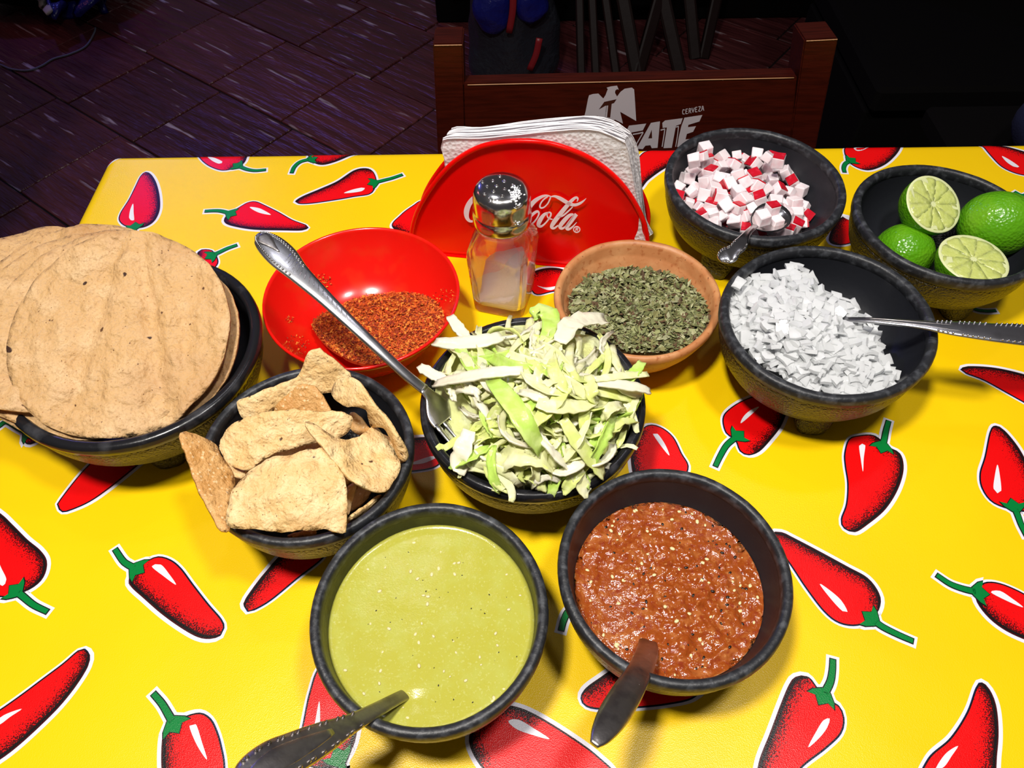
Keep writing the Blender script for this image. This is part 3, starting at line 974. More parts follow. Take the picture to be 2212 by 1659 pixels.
# ------------------------------------------------------------------ salsas
def liquid(name, bowl, level, m, label, hfun, rings=46, n=96, **kw):
    rf = bowl.rin(level) + 0.004
    V, Fc = [(0, 0, level + hfun(*bowl.warp([(0, 0, 0)])[0][:2], 0))], []
    for j in range(1, rings + 1):
        r = rf * j / rings
        for i in range(n):
            a = 2 * PI * i / n
            x, y = r * math.cos(a), r * math.sin(a)
            w = bowl.warp([(x, y, 0)])[0]
            edge = math.exp(-(rf - r) / 0.018)
            V.append((x, y, level + hfun(w[0], w[1], r / rf) * (1 - edge * .8) + 0.0012 * edge))
    for i in range(n):
        Fc.append((0, 1 + i, 1 + (i + 1) % n))
    for j in range(rings - 1):
        for i in range(n):
            i2 = (i + 1) % n
            Fc.append((1 + j * n + i, 1 + (j + 1) * n + i, 1 + (j + 1) * n + i2, 1 + j * n + i2))
    # closed underside: a skirt down to just above the bowl bottom
    base = len(V)
    for i in range(n):
        a = 2 * PI * i / n
        V.append((0.45 * math.cos(a), 0.45 * math.sin(a), bowl.h * .335))
    last = 1 + (rings - 1) * n
    for i in range(n):
        i2 = (i + 1) % n
        Fc.append((last + i, base + i, base + i2, last + i2))
    Fc.append(tuple(base + i for i in range(n))[::-1])
    return obj(name, bowl.warp(V), Fc, m, origin=(bowl.c[0], bowl.c[1], bowl.h * .335), label=label, cat='salsa', kind='stuff', **kw)


LG = 0.0505
gs = liquid('green_salsa', b_green, LG, m_verde, 'smooth green tomatillo salsa filling the front bowl',
            lambda x, y, r: 0.0004 * nz(x, y, 0, 60) - 0.0011 * math.exp(-((x - P(893, 1515, LG)[0]) ** 2 + (y - P(893, 1515, LG)[1]) ** 2) / 0.00003))
LR = 0.0415
_pc = P(1330, 1330, LR)
_pk = P(1330, 1420, LR)


def roja_h(x, y, r):
    d1 = (x - _pc[0]) ** 2 / .00035 + (y - _pc[1]) ** 2 / .0007
    d2 = (x - _pk[0]) ** 2 + (y - _pk[1]) ** 2
    pool = math.exp(-d1) + math.exp(-d2 / .00025)
    k = max(0.12, 1 - 1.2 * pool)
    h = 0.0030 * noise.fractal(Vector((x * 100, y * 100, 2)), 1.0, 2.0, 3) + 0.0009 * nz(x, y, 5, 330)
    back = P(1510, 1130, LR)
    k *= 1 - 0.85 * math.exp(-((x - back[0]) ** 2 + (y - back[1]) ** 2) / .0002)
    return h * k - 0.0036 * pool


rs = liquid('red_salsa', b_salsa, LR, m_roja, 'chunky roasted tomato salsa in the front right bowl', roja_h, rings=90, n=170)


def specks(parent, bowl, level, n, rmin, rmax, m, name, label, flat=0.45, hf=None, elong=1.5, sd=1):
    r_ = random.Random(sd)
    parts = []
    for _ in range(n):
        a, r = r_.uniform(0, 2 * PI), math.sqrt(r_.random()) * (bowl.rin(level) - .03)
        x, y, _z = bowl.warp([(r * math.cos(a), r * math.sin(a), 0)])[0]
        s = r_.uniform(rmin, rmax)
        z = level + (hf(x, y, r) if hf else 0)
        v, f = ball((0, 0, 0), 1, 6, 4)
        v = v * np.array([s * elong, s, s * flat])
        th = r_.uniform(0, PI)
        v = np.c_[v[:, 0] * math.cos(th) - v[:, 1] * math.sin(th) + x, v[:, 0] * math.sin(th) + v[:, 1] * math.cos(th) + y, v[:, 2] + z]
        parts.append((v, f))
    V, Fc, M = join(parts)
    obj(name, V, Fc, m, parent, label=label, kind='stuff')


specks(gs, b_green, LG, 46, .0004, .0011, m_seed, 'seeds', 'pale tomatillo seeds', sd=3)
specks(gs, b_green, LG, 40, .0002, .0004, m_char, 'dark_flecks', 'tiny dark flecks', sd=4)
specks(rs, b_salsa, LR, 60, .0006, .0013, m_seed, 'seeds', 'pale tomato and chili seeds', hf=roja_h, sd=5)
specks(rs, b_salsa, LR, 75, .0003, .0010, m_char, 'charred_flecks', 'black charred skin flecks', hf=roja_h, sd=6)


# ------------------------------------------------------------------ ground chili and oregano (masses nobody could count)
def mound_grid(poly_px, zf, zmin, step=9):
    poly = np.array(poly_px, float)
    V2, Fc = fill(closed_bez(poly, step), step)
    V = [P(x, y, zf(x, y)) for x, y in V2]
    return np.array(V), Fc, V2


def flake_mass(name, poly_px, zf, n, size, cols, m, label, cat, base_col, zin, thick=0.25, rough=0.0012, seed=1, extra=()):
    r_ = random.Random(seed)
    V, Fc, V2 = mound_grid(poly_px, zf, 0)
    V = V + np.array([[0, 0, rough * nz(v[0], v[1], 0, 260) - rough] for v in V])
    W, Fs = solidify(V, Fc, 0.003, np.tile([0, 0, 1.0], (len(V), 1)))
    C = np.tile(base_col, (len(W), 1)) * (0.8 + 0.4 * rng.random((len(W), 1)))
    parts, cc = [(W, Fs)], [C]
    poly = closed_bez(np.array(poly_px, float), 9)
    lo, hi = poly.min(0), poly.max(0)
    g_ = np.random.default_rng(seed)
    cand = g_.uniform(lo, hi, (n * 3, 2))
    cand = cand[inpoly(poly, cand)][:n]
    for q in cand:
        p = P(q[0], q[1], zf(*q) + r_.uniform(-.0004, .0016) * (size / .002))
        parts_c(parts, cc, p, size * r_.uniform(.4, 1.3), r_, cols, thick)
    for (ex, ey, er, en, ez) in extra:       # loose crumbs clinging to the bowl wall
        for _ in range(en):
            a, rr = r_.uniform(0, 2 * PI), er * math.sqrt(r_.random())
            qx, qy = ex + rr * math.cos(a), ey + rr * math.sin(a) * .7
            z = ez
            for _k in range(12):
                p = P(qx, qy, z)
                z = 0.5 * z + 0.5 * zin(p[0], p[1])
            p = P(qx, qy, z + .0004)
            parts_c(parts, cc, p, size * r_.uniform(.3, .9), r_, cols, thick)
    Va, Fa, M = join(parts)
    return obj(name, Va, Fa, m, col_attr=np.concatenate(cc), smooth=False, label=label, cat=cat, kind='stuff')


def parts_c(parts, cc, p, s, r_, cols, thick):
    n = nrm([r_.gauss(0, .55), r_.gauss(0, .55), 1])
    u = nrm(np.cross(n, [r_.gauss(0, 1), r_.gauss(0, 1), r_.gauss(0, .2)]))
    w = np.cross(n, u)
    l, b = s, s * r_.uniform(.35, .75)
    cup = s * r_.uniform(-.25, .35)
    v = np.array([p - u * l, p - w * b * .8 + n * cup - u * l * .1, p + u * l * r_.uniform(.7, 1.1), p + w * b + n * cup + u * l * .2, p - n * thick * s * .4])
    f = [(0, 1, 2), (0, 2, 3), (0, 4, 1), (1, 4, 2), (2, 4, 3), (3, 4, 0)]
    parts.append((v, f))
    c = np.array(cols[r_.randrange(len(cols))]) * r_.uniform(.75, 1.25)
    cc.append(np.tile(c, (5, 1)))


def zlim(fz, zin, extra=0.0015):
    """keep a pile surface above the bowl's inner wall"""
    def g(px, py):
        z = fz(px, py)
        p = P(px, py, z)
        return max(z, zin(p[0], p[1]) + extra)
    return g


z_ch = tps([(680, 690, .022), (770, 645, .020), (860, 632, .021), (945, 660, .030), (955, 700, .040), (900, 755, .044), (820, 785, .046), (745, 765, .040), (690, 730, .030), (820, 700, .031), (740, 700, .026), (880, 690, .032)])
flake_mass('ground_chili', [(676, 690), (735, 658), (772, 642), (820, 634), (870, 629), (925, 640), (955, 668), (957, 705), (935, 735), (890, 762), (830, 784), (775, 782), (720, 755), (685, 722)],
           zlim(z_ch, red_zin, .0008), 5000, .0016, [(.58, .095, .006), (.66, .14, .01), (.50, .06, .005), (.36, .035, .004), (.74, .24, .03), (.22, .02, .004)], m_chili,
           'coarse orange red ground chili heaped in the red bowl', 'spice', (.50, .075, .006), red_zin, seed=5,
           extra=[(690, 608, 26, 90, .04), (625, 690, 10, 24, .035), (640, 745, 30, 60, .04), (960, 640, 25, 40, .045), (790, 660, 40, 60, .02)])
z_or = tps([(1232, 640, .040), (1270, 600, .036), (1340, 582, .034), (1430, 590, .034), (1500, 625, .036), (1530, 680, .039), (1500, 735, .041), (1440, 758, .042), (1370, 755, .044), (1290, 725, .044), (1240, 680, .042), (1380, 660, .044), (1320, 650, .043), (1440, 680, .043)])
flake_mass('dried_oregano', [(1232, 635), (1262, 602), (1300, 588), (1350, 577), (1410, 580), (1465, 598), (1510, 632), (1530, 672), (1525, 712), (1490, 742), (1440, 758), (1380, 758), (1320, 745), (1265, 715), (1235, 675)],
           zlim(z_or, clay_zin, .001), 3300, .0034, [(.17, .185, .065), (.24, .25, .10), (.30, .31, .15), (.11, .12, .04), (.20, .19, .07), (.36, .36, .20), (.10, .055, .025)], m_oreg,
           'grey green dried oregano leaves in the clay bowl', 'herb', (.07, .075, .028), clay_zin, thick=.12, rough=.0018, seed=8)


# ------------------------------------------------------------------ sheets: chips and tostadas
def sheet(name, outline, zf, th, m, bumps=0.0015, bs=70, step=11, seed=0.0, parent=None, wav=0.0, **tg):
    o2 = closed_bez(np.array(outline, float), 7)
    c = o2.mean(0)
    o2 = np.array([p + nrm(p - c) * 2.2 * nz(p[0], p[1], seed, .07) for p in o2])
    V2, Fc = fill(o2, step)
    V = []
    for x, y in V2:
        p = P(x, y, zf(x, y))
        p[2] += bumps * noise.fractal(Vector((p[0] * bs, p[1] * bs, seed)), 1.0, 2.0, 2)
        V.append(p)
    W, Fs = solidify(np.array(V), Fc, th)
    return obj(name, W, Fs, m, parent, **tg)


chips = [
    # outline on the photo, (x, y, height) anchors, material, label
    ([(512, 868), (530, 860), (590, 835), (640, 815), (660, 770), (672, 757), (690, 754), (699, 763), (730, 785), (757, 812), (750, 838), (700, 850), (640, 862), (560, 900), (525, 905)],
     [(512, 868, .070), (672, 757, .094), (757, 812, .078), (525, 905, .062), (640, 862, .066)], m_chip, 'large folded tortilla chip standing at the back of the chip bowl'),
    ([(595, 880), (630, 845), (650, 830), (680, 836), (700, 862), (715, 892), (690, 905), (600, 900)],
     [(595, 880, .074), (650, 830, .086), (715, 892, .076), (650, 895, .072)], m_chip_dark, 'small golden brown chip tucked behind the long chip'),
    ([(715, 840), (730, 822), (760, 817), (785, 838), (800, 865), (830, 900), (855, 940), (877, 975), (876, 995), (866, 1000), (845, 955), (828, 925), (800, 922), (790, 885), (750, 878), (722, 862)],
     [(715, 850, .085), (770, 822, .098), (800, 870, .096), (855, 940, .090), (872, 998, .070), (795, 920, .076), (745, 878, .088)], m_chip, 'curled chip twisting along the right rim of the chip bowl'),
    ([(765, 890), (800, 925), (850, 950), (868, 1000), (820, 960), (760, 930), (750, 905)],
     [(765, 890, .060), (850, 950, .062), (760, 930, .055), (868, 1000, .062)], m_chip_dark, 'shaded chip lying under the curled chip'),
    ([(474, 962), (480, 940), (520, 905), (570, 892), (630, 884), (680, 888), (720, 890), (752, 895), (762, 905), (755, 930), (740, 942), (700, 955), (640, 965), (580, 985), (535, 1015), (500, 1005), (478, 980)],
     [(474, 962, .078), (570, 892, .092), (690, 886, .092), (762, 905, .082), (740, 942, .076), (600, 960, .082), (530, 1012, .074)], m_chip, 'long curved chip lying across the middle of the chip bowl'),
    ([(660, 912), (680, 915), (720, 940), (755, 950), (790, 935), (812, 925), (850, 970), (866, 1008), (850, 1040), (835, 1060), (800, 1057), (765, 1040), (740, 1015), (715, 985), (690, 955), (668, 930)],
     [(660, 912, .096), (720, 945, .094), (790, 935, .078), (866, 1008, .070), (835, 1060, .076), (765, 1040, .086), (760, 980, .083)], m_chip, 'bubbly pointed chip leaning on the right of the chip bowl'),
    ([(389, 935), (402, 932), (440, 945), (465, 958), (480, 985), (500, 1015), (508, 1045), (497, 1085), (492, 1120), (498, 1145), (478, 1147), (455, 1105), (430, 1060), (410, 1000), (395, 960)],
     [(389, 935, .090), (465, 958, .076), (508, 1045, .066), (498, 1145, .074), (478, 1147, .076), (415, 1010, .084)], m_chip_dark, 'narrow toasted chip sticking out over the left rim of the chip bowl'),
    ([(488, 1125), (495, 1080), (510, 1045), (545, 1012), (590, 988), (640, 978), (690, 967), (706, 972), (728, 1000), (745, 1035), (750, 1080), (748, 1140), (738, 1153), (700, 1143), (660, 1145), (600, 1150), (545, 1142), (500, 1140)],
     [(488, 1125, .080), (545, 1012, .086), (690, 967, .093), (745, 1035, .086), (745, 1150, .074), (600, 1150, .076), (620, 1070, .089)], m_chip, 'broad pale rounded chip at the front of the chip bowl'),
    ([(750, 1130), (755, 1112), (790, 1090), (815, 1068), (822, 1066), (805, 1095), (780, 1115), (752, 1133)],
     [(750, 1130, .058), (820, 1066, .062), (790, 1092, .062)], m_chip, 'slim chip edge on beside the front right rim of the chip bowl'),
    ([(752, 1050), (770, 1045), (765, 1070), (757, 1095), (752, 1110), (745, 1080)],
     [(752, 1050, .062), (765, 1070, .060), (752, 1110, .058)], m_chip, 'thin upright chip sliver between the broad chip and the rim'),
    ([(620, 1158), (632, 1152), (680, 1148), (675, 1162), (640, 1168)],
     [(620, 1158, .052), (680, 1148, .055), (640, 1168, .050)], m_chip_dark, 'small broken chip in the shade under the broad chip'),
    ([(480, 985), (500, 1005), (530, 1018), (520, 1035), (500, 1025), (485, 1005)],
     [(480, 985, .070), (530, 1018, .068), (500, 1025, .066)], m_chip, 'chip edge showing below the long curved chip'),
]
for i, (ol, an, m, lb) in enumerate(chips):
    sheet('tortilla_chip', ol, tps(an), 0.0018, m, bumps=0.0019, bs=130, seed=i * 3.7, label=lb, cat='chip', group='tortilla chips in the black bowl')
# deeper layer of chips inside the bowl
deep = [([(560, 950), (660, 930), (740, 960), (780, 1010), (720, 1060), (620, 1060), (560, 1010)], .048, 'chip buried under the long curved chip'),
        ([(640, 1060), (740, 1020), (800, 1040), (790, 1080), (720, 1120), (650, 1110)], .040, 'chip buried under the broad front chip'),
        ([(480, 1030), (560, 1020), (600, 1080), (570, 1130), (510, 1110)], .046, 'chip buried behind the narrow toasted chip')]
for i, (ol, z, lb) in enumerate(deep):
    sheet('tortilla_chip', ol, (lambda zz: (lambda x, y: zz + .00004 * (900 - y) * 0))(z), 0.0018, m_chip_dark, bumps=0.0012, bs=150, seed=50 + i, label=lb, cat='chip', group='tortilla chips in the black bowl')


def tostada(c, R, tilt, az, seed, label, amp=0.0022, folds=(), roll=0.0):
    """round fried tortilla: disc of radius R, tilted about the axis with azimuth az"""
    n = 120
    out = []
    for i in range(n):
        a = 2 * PI * i / n
        r = R * (1 + 0.018 * nz(math.cos(a), math.sin(a), seed, 1.6) + 0.006 * nz(math.cos(a), math.sin(a), seed + 9, 9))
        out.append((r * math.cos(a), r * math.sin(a)))
    V2, Fc = fill(np.array(out), 0.0036)
    t = math.radians(tilt)
    az = math.radians(az)
    ax = Matrix.Rotation(t, 3, Vector((math.cos(az), math.sin(az), 0)))
    ax = ax @ Matrix.Rotation(math.radians(roll), 3, 'Y')
    V = []
    for x, y in V2:
        z = amp * noise.fractal(Vector((x * 30, y * 14, seed)), 1.0, 2.0, 3) + 0.0013 * noise.fractal(Vector((x * 120, y * 120, seed + 4)), 1.0, 2.0, 2)
        for (fx, fd, fw, fh) in folds:          # long creases running front to back
            z += fh * math.exp(-((x - fx - fd * y + 0.004 * nz(0, y * 30, seed)) / fw) ** 2)
        rr = math.hypot(x, y) / R
        z += 0.0022 * rr ** 3 * math.sin(3 * math.atan2(y, x) + seed)
        p = ax @ Vector((x, y, z))
        V.append((p[0] + c[0], p[1] + c[1], p[2] + c[2]))
    W, Fs = solidify(np.array(V), Fc, 0.0021)
    return obj('tostada', W, Fs, m_tort, label=label, cat='tostada', group='corn tostadas stacked in the large bowl')


def tost_fb(fp_, zf, bp_, zb, seed, label, dR=0.0, **kw):
    a, b = P(*fp_, zf), P(*bp_, zb)
    d = b - a
    R = np.linalg.norm(d) / 2 + dR
    az = math.degrees(math.atan2(d[1], d[0])) - 90
    tilt = math.degrees(math.atan2(d[2], math.hypot(d[0], d[1])))
    return tostada((a + b) / 2, R, tilt, az, seed, label, **kw)


tost_fb((238, 950), .066, (275, 502), .120, 2.3, 'topmost corn tostada, blistered with small black specks', amp=.0034,
        folds=[(-.018, .15, .006, -.0042), (.022, -.2, .007, -.0046), (.004, 0, .012, .0034), (.034, -.3, .006, .0036), (.046, .05, .007, -.003)])
tost_fb((222, 948), .0625, (235, 498), .112, 5.1, 'second tostada from the top, its left edge just showing')
tost_fb((285, 940), .0600, (320, 545), .104, 7.7, 'tostada showing at the right of the stack beside the bare bowl wall')
tost_fb((190, 944), .0600, (205, 496), .102, 11.2, 'tostada whose left edge shows below the top two', roll=4)
tost_fb((172, 925), .0640, (200, 493), .095, 14.9, 'tostada peeking out behind the top one with a rolled edge', amp=.004, roll=6)
tost_fb((140, 880), .0740, (108, 500), .091, 19.4, 'lowest tostada overhanging the rim at the far left', amp=.003, folds=[(.02, .4, .006, .003)], roll=7)


# ------------------------------------------------------------------ shredded lettuce
z_let = tps([(930, 850, .070), (960, 960, .066), (1030, 1030, .068), (1150, 1060, .066), (1260, 1040, .068), (1350, 960, .068), (1385, 860, .070), (1350, 760, .072), (1270, 700, .072), (1150, 690, .072), (1030, 710, .070), (950, 770, .072),
             (1150, 860, .104), (1060, 830, .096), (1240, 850, .098), (1150, 780, .100), (1130, 950, .088), (1050, 930, .082), (1250, 950, .084)])
let_poly = closed_bez(np.array([(940, 850), (965, 940), (1020, 1005), (1090, 1040), (1160, 1048), (1250, 1030), (1330, 970), (1368, 890), (1350, 790), (1290, 725), (1200, 695), (1110, 692), (1030, 712), (965, 760)], float), 12)
V2, Fc = fill(let_poly, 14)
V = np.array([P(x, y, z_let(x, y) - .008 + .003 * nz(x, y, 0, .03)) for x, y in V2])
W, Fs = solidify(V, Fc, 0.010, np.tile([0, 0, 1.0], (len(V), 1)))
obj('lettuce_heap', W, Fs, m_letdark, label='packed mass of shredded lettuce under the loose ribbons', cat='lettuce', kind='stuff')


def leaf(path, hw, m, roll=0.0, th=0.0007, frill=0.0012, cup=0.15, seed=0.0, **tg):
    path = np.asarray(path, float)
    n = len(path)
    hw = np.broadcast_to(hw, n)
    t, s, nn = frames(path, (0, 0, 1))
    V, Fc = [], []
    cols_ = 5
    for i in range(n):
        rl = roll if np.isscalar(roll) else roll[i]
        S = s[i] * math.cos(rl) + nn[i] * math.sin(rl)
        Nn = -s[i] * math.sin(rl) + nn[i] * math.cos(rl)
        for j in range(cols_):
            u = j / (cols_ - 1) * 2 - 1
            jit = 1 + 0.25 * nz(i * .8, u * 2, seed)
            V.append(path[i] + S * hw[i] * u * jit + Nn * (cup * hw[i] * u * u + frill * nz(i * .9, u * 1.3, seed + 7)))
    for i in range(n - 1):
        for j in range(cols_ - 1):
            Fc.append((i * cols_ + j, i * cols_ + j + 1, (i + 1) * cols_ + j + 1, (i + 1) * cols_ + j))
    W, Fs = solidify(np.array(V), Fc, th)
    return obj('lettuce_ribbon', W, Fs, m, **tg)


def leafpx(pts, m, w, label, seed, roll=0.0, frill=.0012, th=.0008, cup=.2):
    """pts (x, y, height above the mound)"""
    q = bez(pts, 16)
    path = np.array([P(x, y, z_let(x, y) + dz) for x, y, dz in q])
    hw = w * np.clip(np.sin(np.linspace(.25, PI - .25, 16)) ** .3, .55, 1)
    return leaf(path, hw, m, roll, th, frill, cup, seed, label=label, cat='lettuce', group='shredded lettuce ribbons')


r_ = random.Random(4)
LLAB = ['pale green lettuce ribbon in the heap', 'yellow green lettuce ribbon in the heap', 'fresh green lettuce ribbon in the heap', 'whitish lettuce rib strip in the heap']
fork_zone = np.array([(905, 830), (945, 835), (985, 890), (1008, 925), (985, 955), (950, 930), (920, 890)], float)
for k in range(280):
    while True:
        q = np.array([r_.uniform(930, 1385), r_.uniform(690, 1055)])
        if inpoly(let_poly, q)[0]:
            break
    L = r_.uniform(60, 165)
    a = r_.uniform(0, 2 * PI)
    bendk = r_.uniform(-1.3, 1.3)
    lift = r_.uniform(-.008, .006) if k < 170 else r_.uniform(0, .009)
    arch = r_.uniform(-.001, .008)
    pts, bad = [], False
    for i in range(12):
        s = i / 11 - .5
        aa = a + bendk * s
        x, y = q[0] + math.cos(aa) * L * s, q[1] + math.sin(aa) * L * s * .8
        z = z_let(x, y) + lift + arch * (1 - 4 * s * s) + .0015 * nz(s * 5, k, 0)
        p = P(x, y, z)
        fr_ = b_let.frac(p[0], p[1])
        if fr_ > .90:
            p[2] = max(p[2], .0715)
        bad |= fr_ > 1.06
        bad |= bool(inpoly(fork_zone, (x, y))[0])
        pts.append(p)
    if bad:
        pts = [np.array(p) * .45 + np.array(P(1150, 880, .085)) * .55 for p in pts]
    kind = r_.choices([0, 1, 2, 3], [42, 28, 11, 19])[0]
    w = r_.uniform(.0017, .0040) * (0.8 if kind == 3 else 1)
    hw = w * np.clip(np.sin(np.linspace(.2, PI - .2, 12)) ** .35, .5, 1)
    leaf(pts, hw, LET[kind], np.linspace(r_.uniform(-1.1, 1.1), r_.uniform(-1.1, 1.1), 12), .0006 if kind != 3 else .0014, r_.uniform(.0010, .0026),
         r_.uniform(-.3, .5), k * 1.3, label=LLAB[kind], cat='lettuce', group='shredded lettuce ribbons')
leafpx([(1062, 820, .012), (1100, 865, .016), (1140, 925, .018), (1170, 975, .012)], LET[2], .0062, 'bright green flat lettuce ribbon lying on top of the heap', 1.1, frill=.0006)
leafpx([(938, 828, .010), (985, 818, .016), (1060, 805, .016), (1130, 800, .012)], LET[3], .0042, 'long whitish lettuce strip lying across the left of the heap', 2.2, frill=.0006, th=.0014)
leafpx([(938, 738, .012), (985, 742, .013), (1050, 735, .012), (1085, 725, .008)], LET[3], .0052, 'broad pinkish white lettuce rib at the back left of the heap', 3.3, frill=.0006, th=.0014)
leafpx([(972, 682, .014), (990, 708, .010), (1010, 728, .002)], LET[3], .0040, 'pale lettuce stub poking out over the back left rim', 4.4, frill=.0004, th=.0014)
leafpx([(905, 790, .012), (935, 808, .010), (965, 822, .006)], LET[3], .0038, 'pinkish lettuce stub poking out beside the fork', 5.5, frill=.0004, th=.0014)
leafpx([(1290, 826, .012), (1345, 832, .018), (1385, 838, .020), (1405, 845, .018)], LET[3], .0034, 'thin pinkish lettuce strip sticking out over the right rim', 6.6, frill=.0004, th=.0014)
leafpx([(1285, 820, .012), (1340, 812, .018), (1400, 808, .020)], LET[0], .0028, 'thin pale lettuce strip crossing the right rim', 7.7, frill=.0005)
leafpx([(1350, 830, .014), (1370, 805, .018), (1388, 782, .020)], LET[2], .0036, 'green lettuce tip pointing up at the right rim', 8.8, frill=.0006)
leafpx([(1160, 870, .014), (1200, 880, .015), (1250, 878, .013), (1285, 865, .010)], LET[0], .0050, 'wide whitish lettuce piece at the centre right of the heap', 9.9)
leafpx([(1270, 810, .014), (1280, 850, .016), (1285, 870, .010)], LET[1], .0040, 'short light green ribbon standing up in the heap', 10.4)
leafpx([(1150, 685, .010), (1170, 670, .018), (1190, 690, .014), (1180, 730, .008)], LET[2], .0065, 'green lettuce curl at the back of the heap', 11.6, frill=.003)
leafpx([(1210, 740, .010), (1230, 705, .018), (1260, 690, .016), (1310, 690, .010)], LET[3], .0070, 'large whitish lettuce piece at the back right', 12.7, frill=.002)
leafpx([(1215, 905, .012), (1250, 960, .014), (1290, 1010, .010), (1305, 1030, .006)], LET[1], .0044, 'long yellow green ribbon running down to the front right', 13.8)
leafpx([(1225, 960, .006), (1240, 1010, .008), (1262, 1055, .006), (1272, 1068, .004)], LET[0], .0048, 'pale ribbon hanging over the front right rim', 14.9)
leafpx([(1170, 990, .004), (1200, 1020, .006), (1195, 1050, .006), (1190, 1072, .004)], LET[2], .0032, 'green lettuce tip drooping over the front rim', 15.9, frill=.002)
leafpx([(1015, 930, .012), (1000, 970, .014), (992, 1000, .010), (1010, 1018, .006)], LET[3], .0060, 'wide whitish leaf piece at the front left beside the fork tines', 17.2, frill=.002)
leafpx([(1060, 1010, .004), (1110, 985, .010), (1160, 985, .012), (1200, 1010, .006)], LET[0], .0085, 'ruffled pale leaf at the front of the heap', 18.3, frill=.004)
leafpx([(1130, 935, .012), (1190, 880, .014), (1230, 830, .010)], LET[1], .0040, 'yellow green ribbon slanting across the middle', 19.4)
leafpx([(985, 740, .010), (1010, 780, .012), (1035, 815, .010)], LET[2], .0040, 'green ribbon slanting down at the left of the heap', 20.5)


# ------------------------------------------------------------------ onion and radish dice
def poisson(poly, n, dmin, r_, tries=6000):
    lo, hi = poly.min(0), poly.max(0)
    g_ = np.random.default_rng(r_.randrange(10 ** 6))
    cand = g_.uniform(lo, hi, (tries, 2))
    cand = cand[inpoly(poly, cand)]
    out = np.zeros((0, 2))
    for q in cand:
        if not len(out) or (((out - q) * [1, 1.25]) ** 2).sum(1).min() > dmin * dmin:
            out = np.vstack([out, q])
            if len(out) >= n:
                break
    return list(out)


def rand_rot(r_, spread):
    q = Matrix.Rotation(r_.uniform(0, 2 * PI), 3, 'Z')
    a = Vector((r_.gauss(0, 1), r_.gauss(0, 1), 0.01)).normalized()
    return Matrix.Rotation(r_.gauss(0, spread), 3, a) @ q


def place(name, me, p, R, **tg):
    o = bpy.data.objects.new(name, me)
    col.objects.link(o)
    o.matrix_world = Matrix.Translation((p[0], p[1], p[2] + T)) @ R.to_4x4()
    tag(o, **tg)
    return o


on_protos = []
r_ = random.Random(21)
for k in range(9):
    lx, ly, lz = r_.uniform(.0070, .0110), r_.uniform(.0055, .0080), r_.uniform(.0014, .0028)
    cv = r_.uniform(8, 40)
    nx, ny = 4, 3
    V = []
    for j in range(ny):
        for i in range(nx):
            x, y = (i / (nx - 1) - .5) * lx, (j / (ny - 1) - .5) * ly
            x *= 1 + r_.uniform(-.14, .14)
            y *= 1 + r_.uniform(-.14, .14)
            V.append((x, y, lz / 2 - cv * x * x + r_.uniform(-.0002, .0002)))
    Fc = [(j * nx + i, j * nx + i + 1, (j + 1) * nx + i + 1, (j + 1) * nx + i) for j in range(ny - 1) for i in range(nx - 1)]
    W, Fs = solidify(np.array(V), Fc, lz, np.tile([0, 0, 1.0], (len(V), 1)))
    me = mkmesh('onion_dice', W, Fs, m_onion, smooth=True)
    me.set_sharp_from_angle(angle=0.9)
    on_protos.append(me)
on_px = [(1575, 665), (1590, 615), (1625, 598), (1665, 595), (1690, 588), (1722, 574), (1745, 590), (1770, 620), (1815, 640), (1842, 650), (1850, 680), (1880, 690), (1898, 720), (1912, 770), (1930, 800), (1935, 835), (1905, 856), (1840, 858), (1765, 844), (1692, 810), (1630, 768), (1586, 722)]
z_on = tps([(1575, 665, .058), (1620, 600, .060), (1722, 574, .066), (1842, 650, .056), (1890, 700, .050), (1932, 820, .044), (1905, 850, .046), (1840, 848, .052), (1770, 830, .056), (1700, 795, .060), (1640, 755, .060), (1595, 715, .058), (1680, 690, .076), (1760, 720, .074), (1830, 770, .064), (1740, 650, .072), (1800, 700, .068)])
z_on2 = zlim(z_on, b_onion.zin, .002)
on_poly = closed_bez(np.array(on_px, float), 10)
V2, Fc = fill(on_poly, 12)
V = np.array([P(x, y, z_on2(x, y) - .0035 + .0012 * nz(x, y, 0, .05)) for x, y in V2])
W, Fs = solidify(V, Fc, 0.004, np.tile([0, 0, 1.0], (len(V), 1)))
obj('chopped_onion', W, Fs, m_onion, smooth=False, label='packed chopped onion beneath the loose dice', cat='onion', kind='stuff')
for q in poisson(on_poly, 300, 13.0, r_, 12000):
    p = P(q[0], q[1], z_on2(*q) + r_.uniform(-.0012, .0022))
    place('onion_dice', on_protos[r_.randrange(9)], p, rand_rot(r_, .6), label='small translucent white onion dice in the right hand bowl', cat='onion', group='chopped onion dice')

# radish
rad_protos = []
for k in range(10):
    s = r_.uniform(.0080, .0112)
    bm = bmesh.new()
    bmesh.ops.create_cube(bm, size=1.0)
    for v in bm.verts:
        v.co = Vector((v.co.x * s * r_.uniform(.85, 1.1), v.co.y * s * r_.uniform(.8, 1.1), v.co.z * s * r_.uniform(.75, 1.05)))
    skin = k % 5 in (0, 1)
    bm.faces.ensure_lookup_table()
    ftop = max(bm.faces, key=lambda f: f.calc_center_median().z)
    if skin:
        ins = bmesh.ops.inset_region(bm, faces=[ftop], thickness=s * .08, depth=0)
        ftop.material_index = 1
        for f in ins['faces']:
            f.material_index = 1
        for v in ftop.verts:
            v.co.z += s * .10
    bmesh.ops.bevel(bm, geom=[e for e in bm.edges if e.is_manifold and e.calc_face_angle(0) > .8], offset=s * .06, segments=1, affect='EDGES')
    me = bpy.data.meshes.new('radish_dice')
    bm.to_mesh(me)
    bm.free()
    me.materials.append(m_rad)
    me.materials.append(m_radskin)
    rad_protos.append(me)
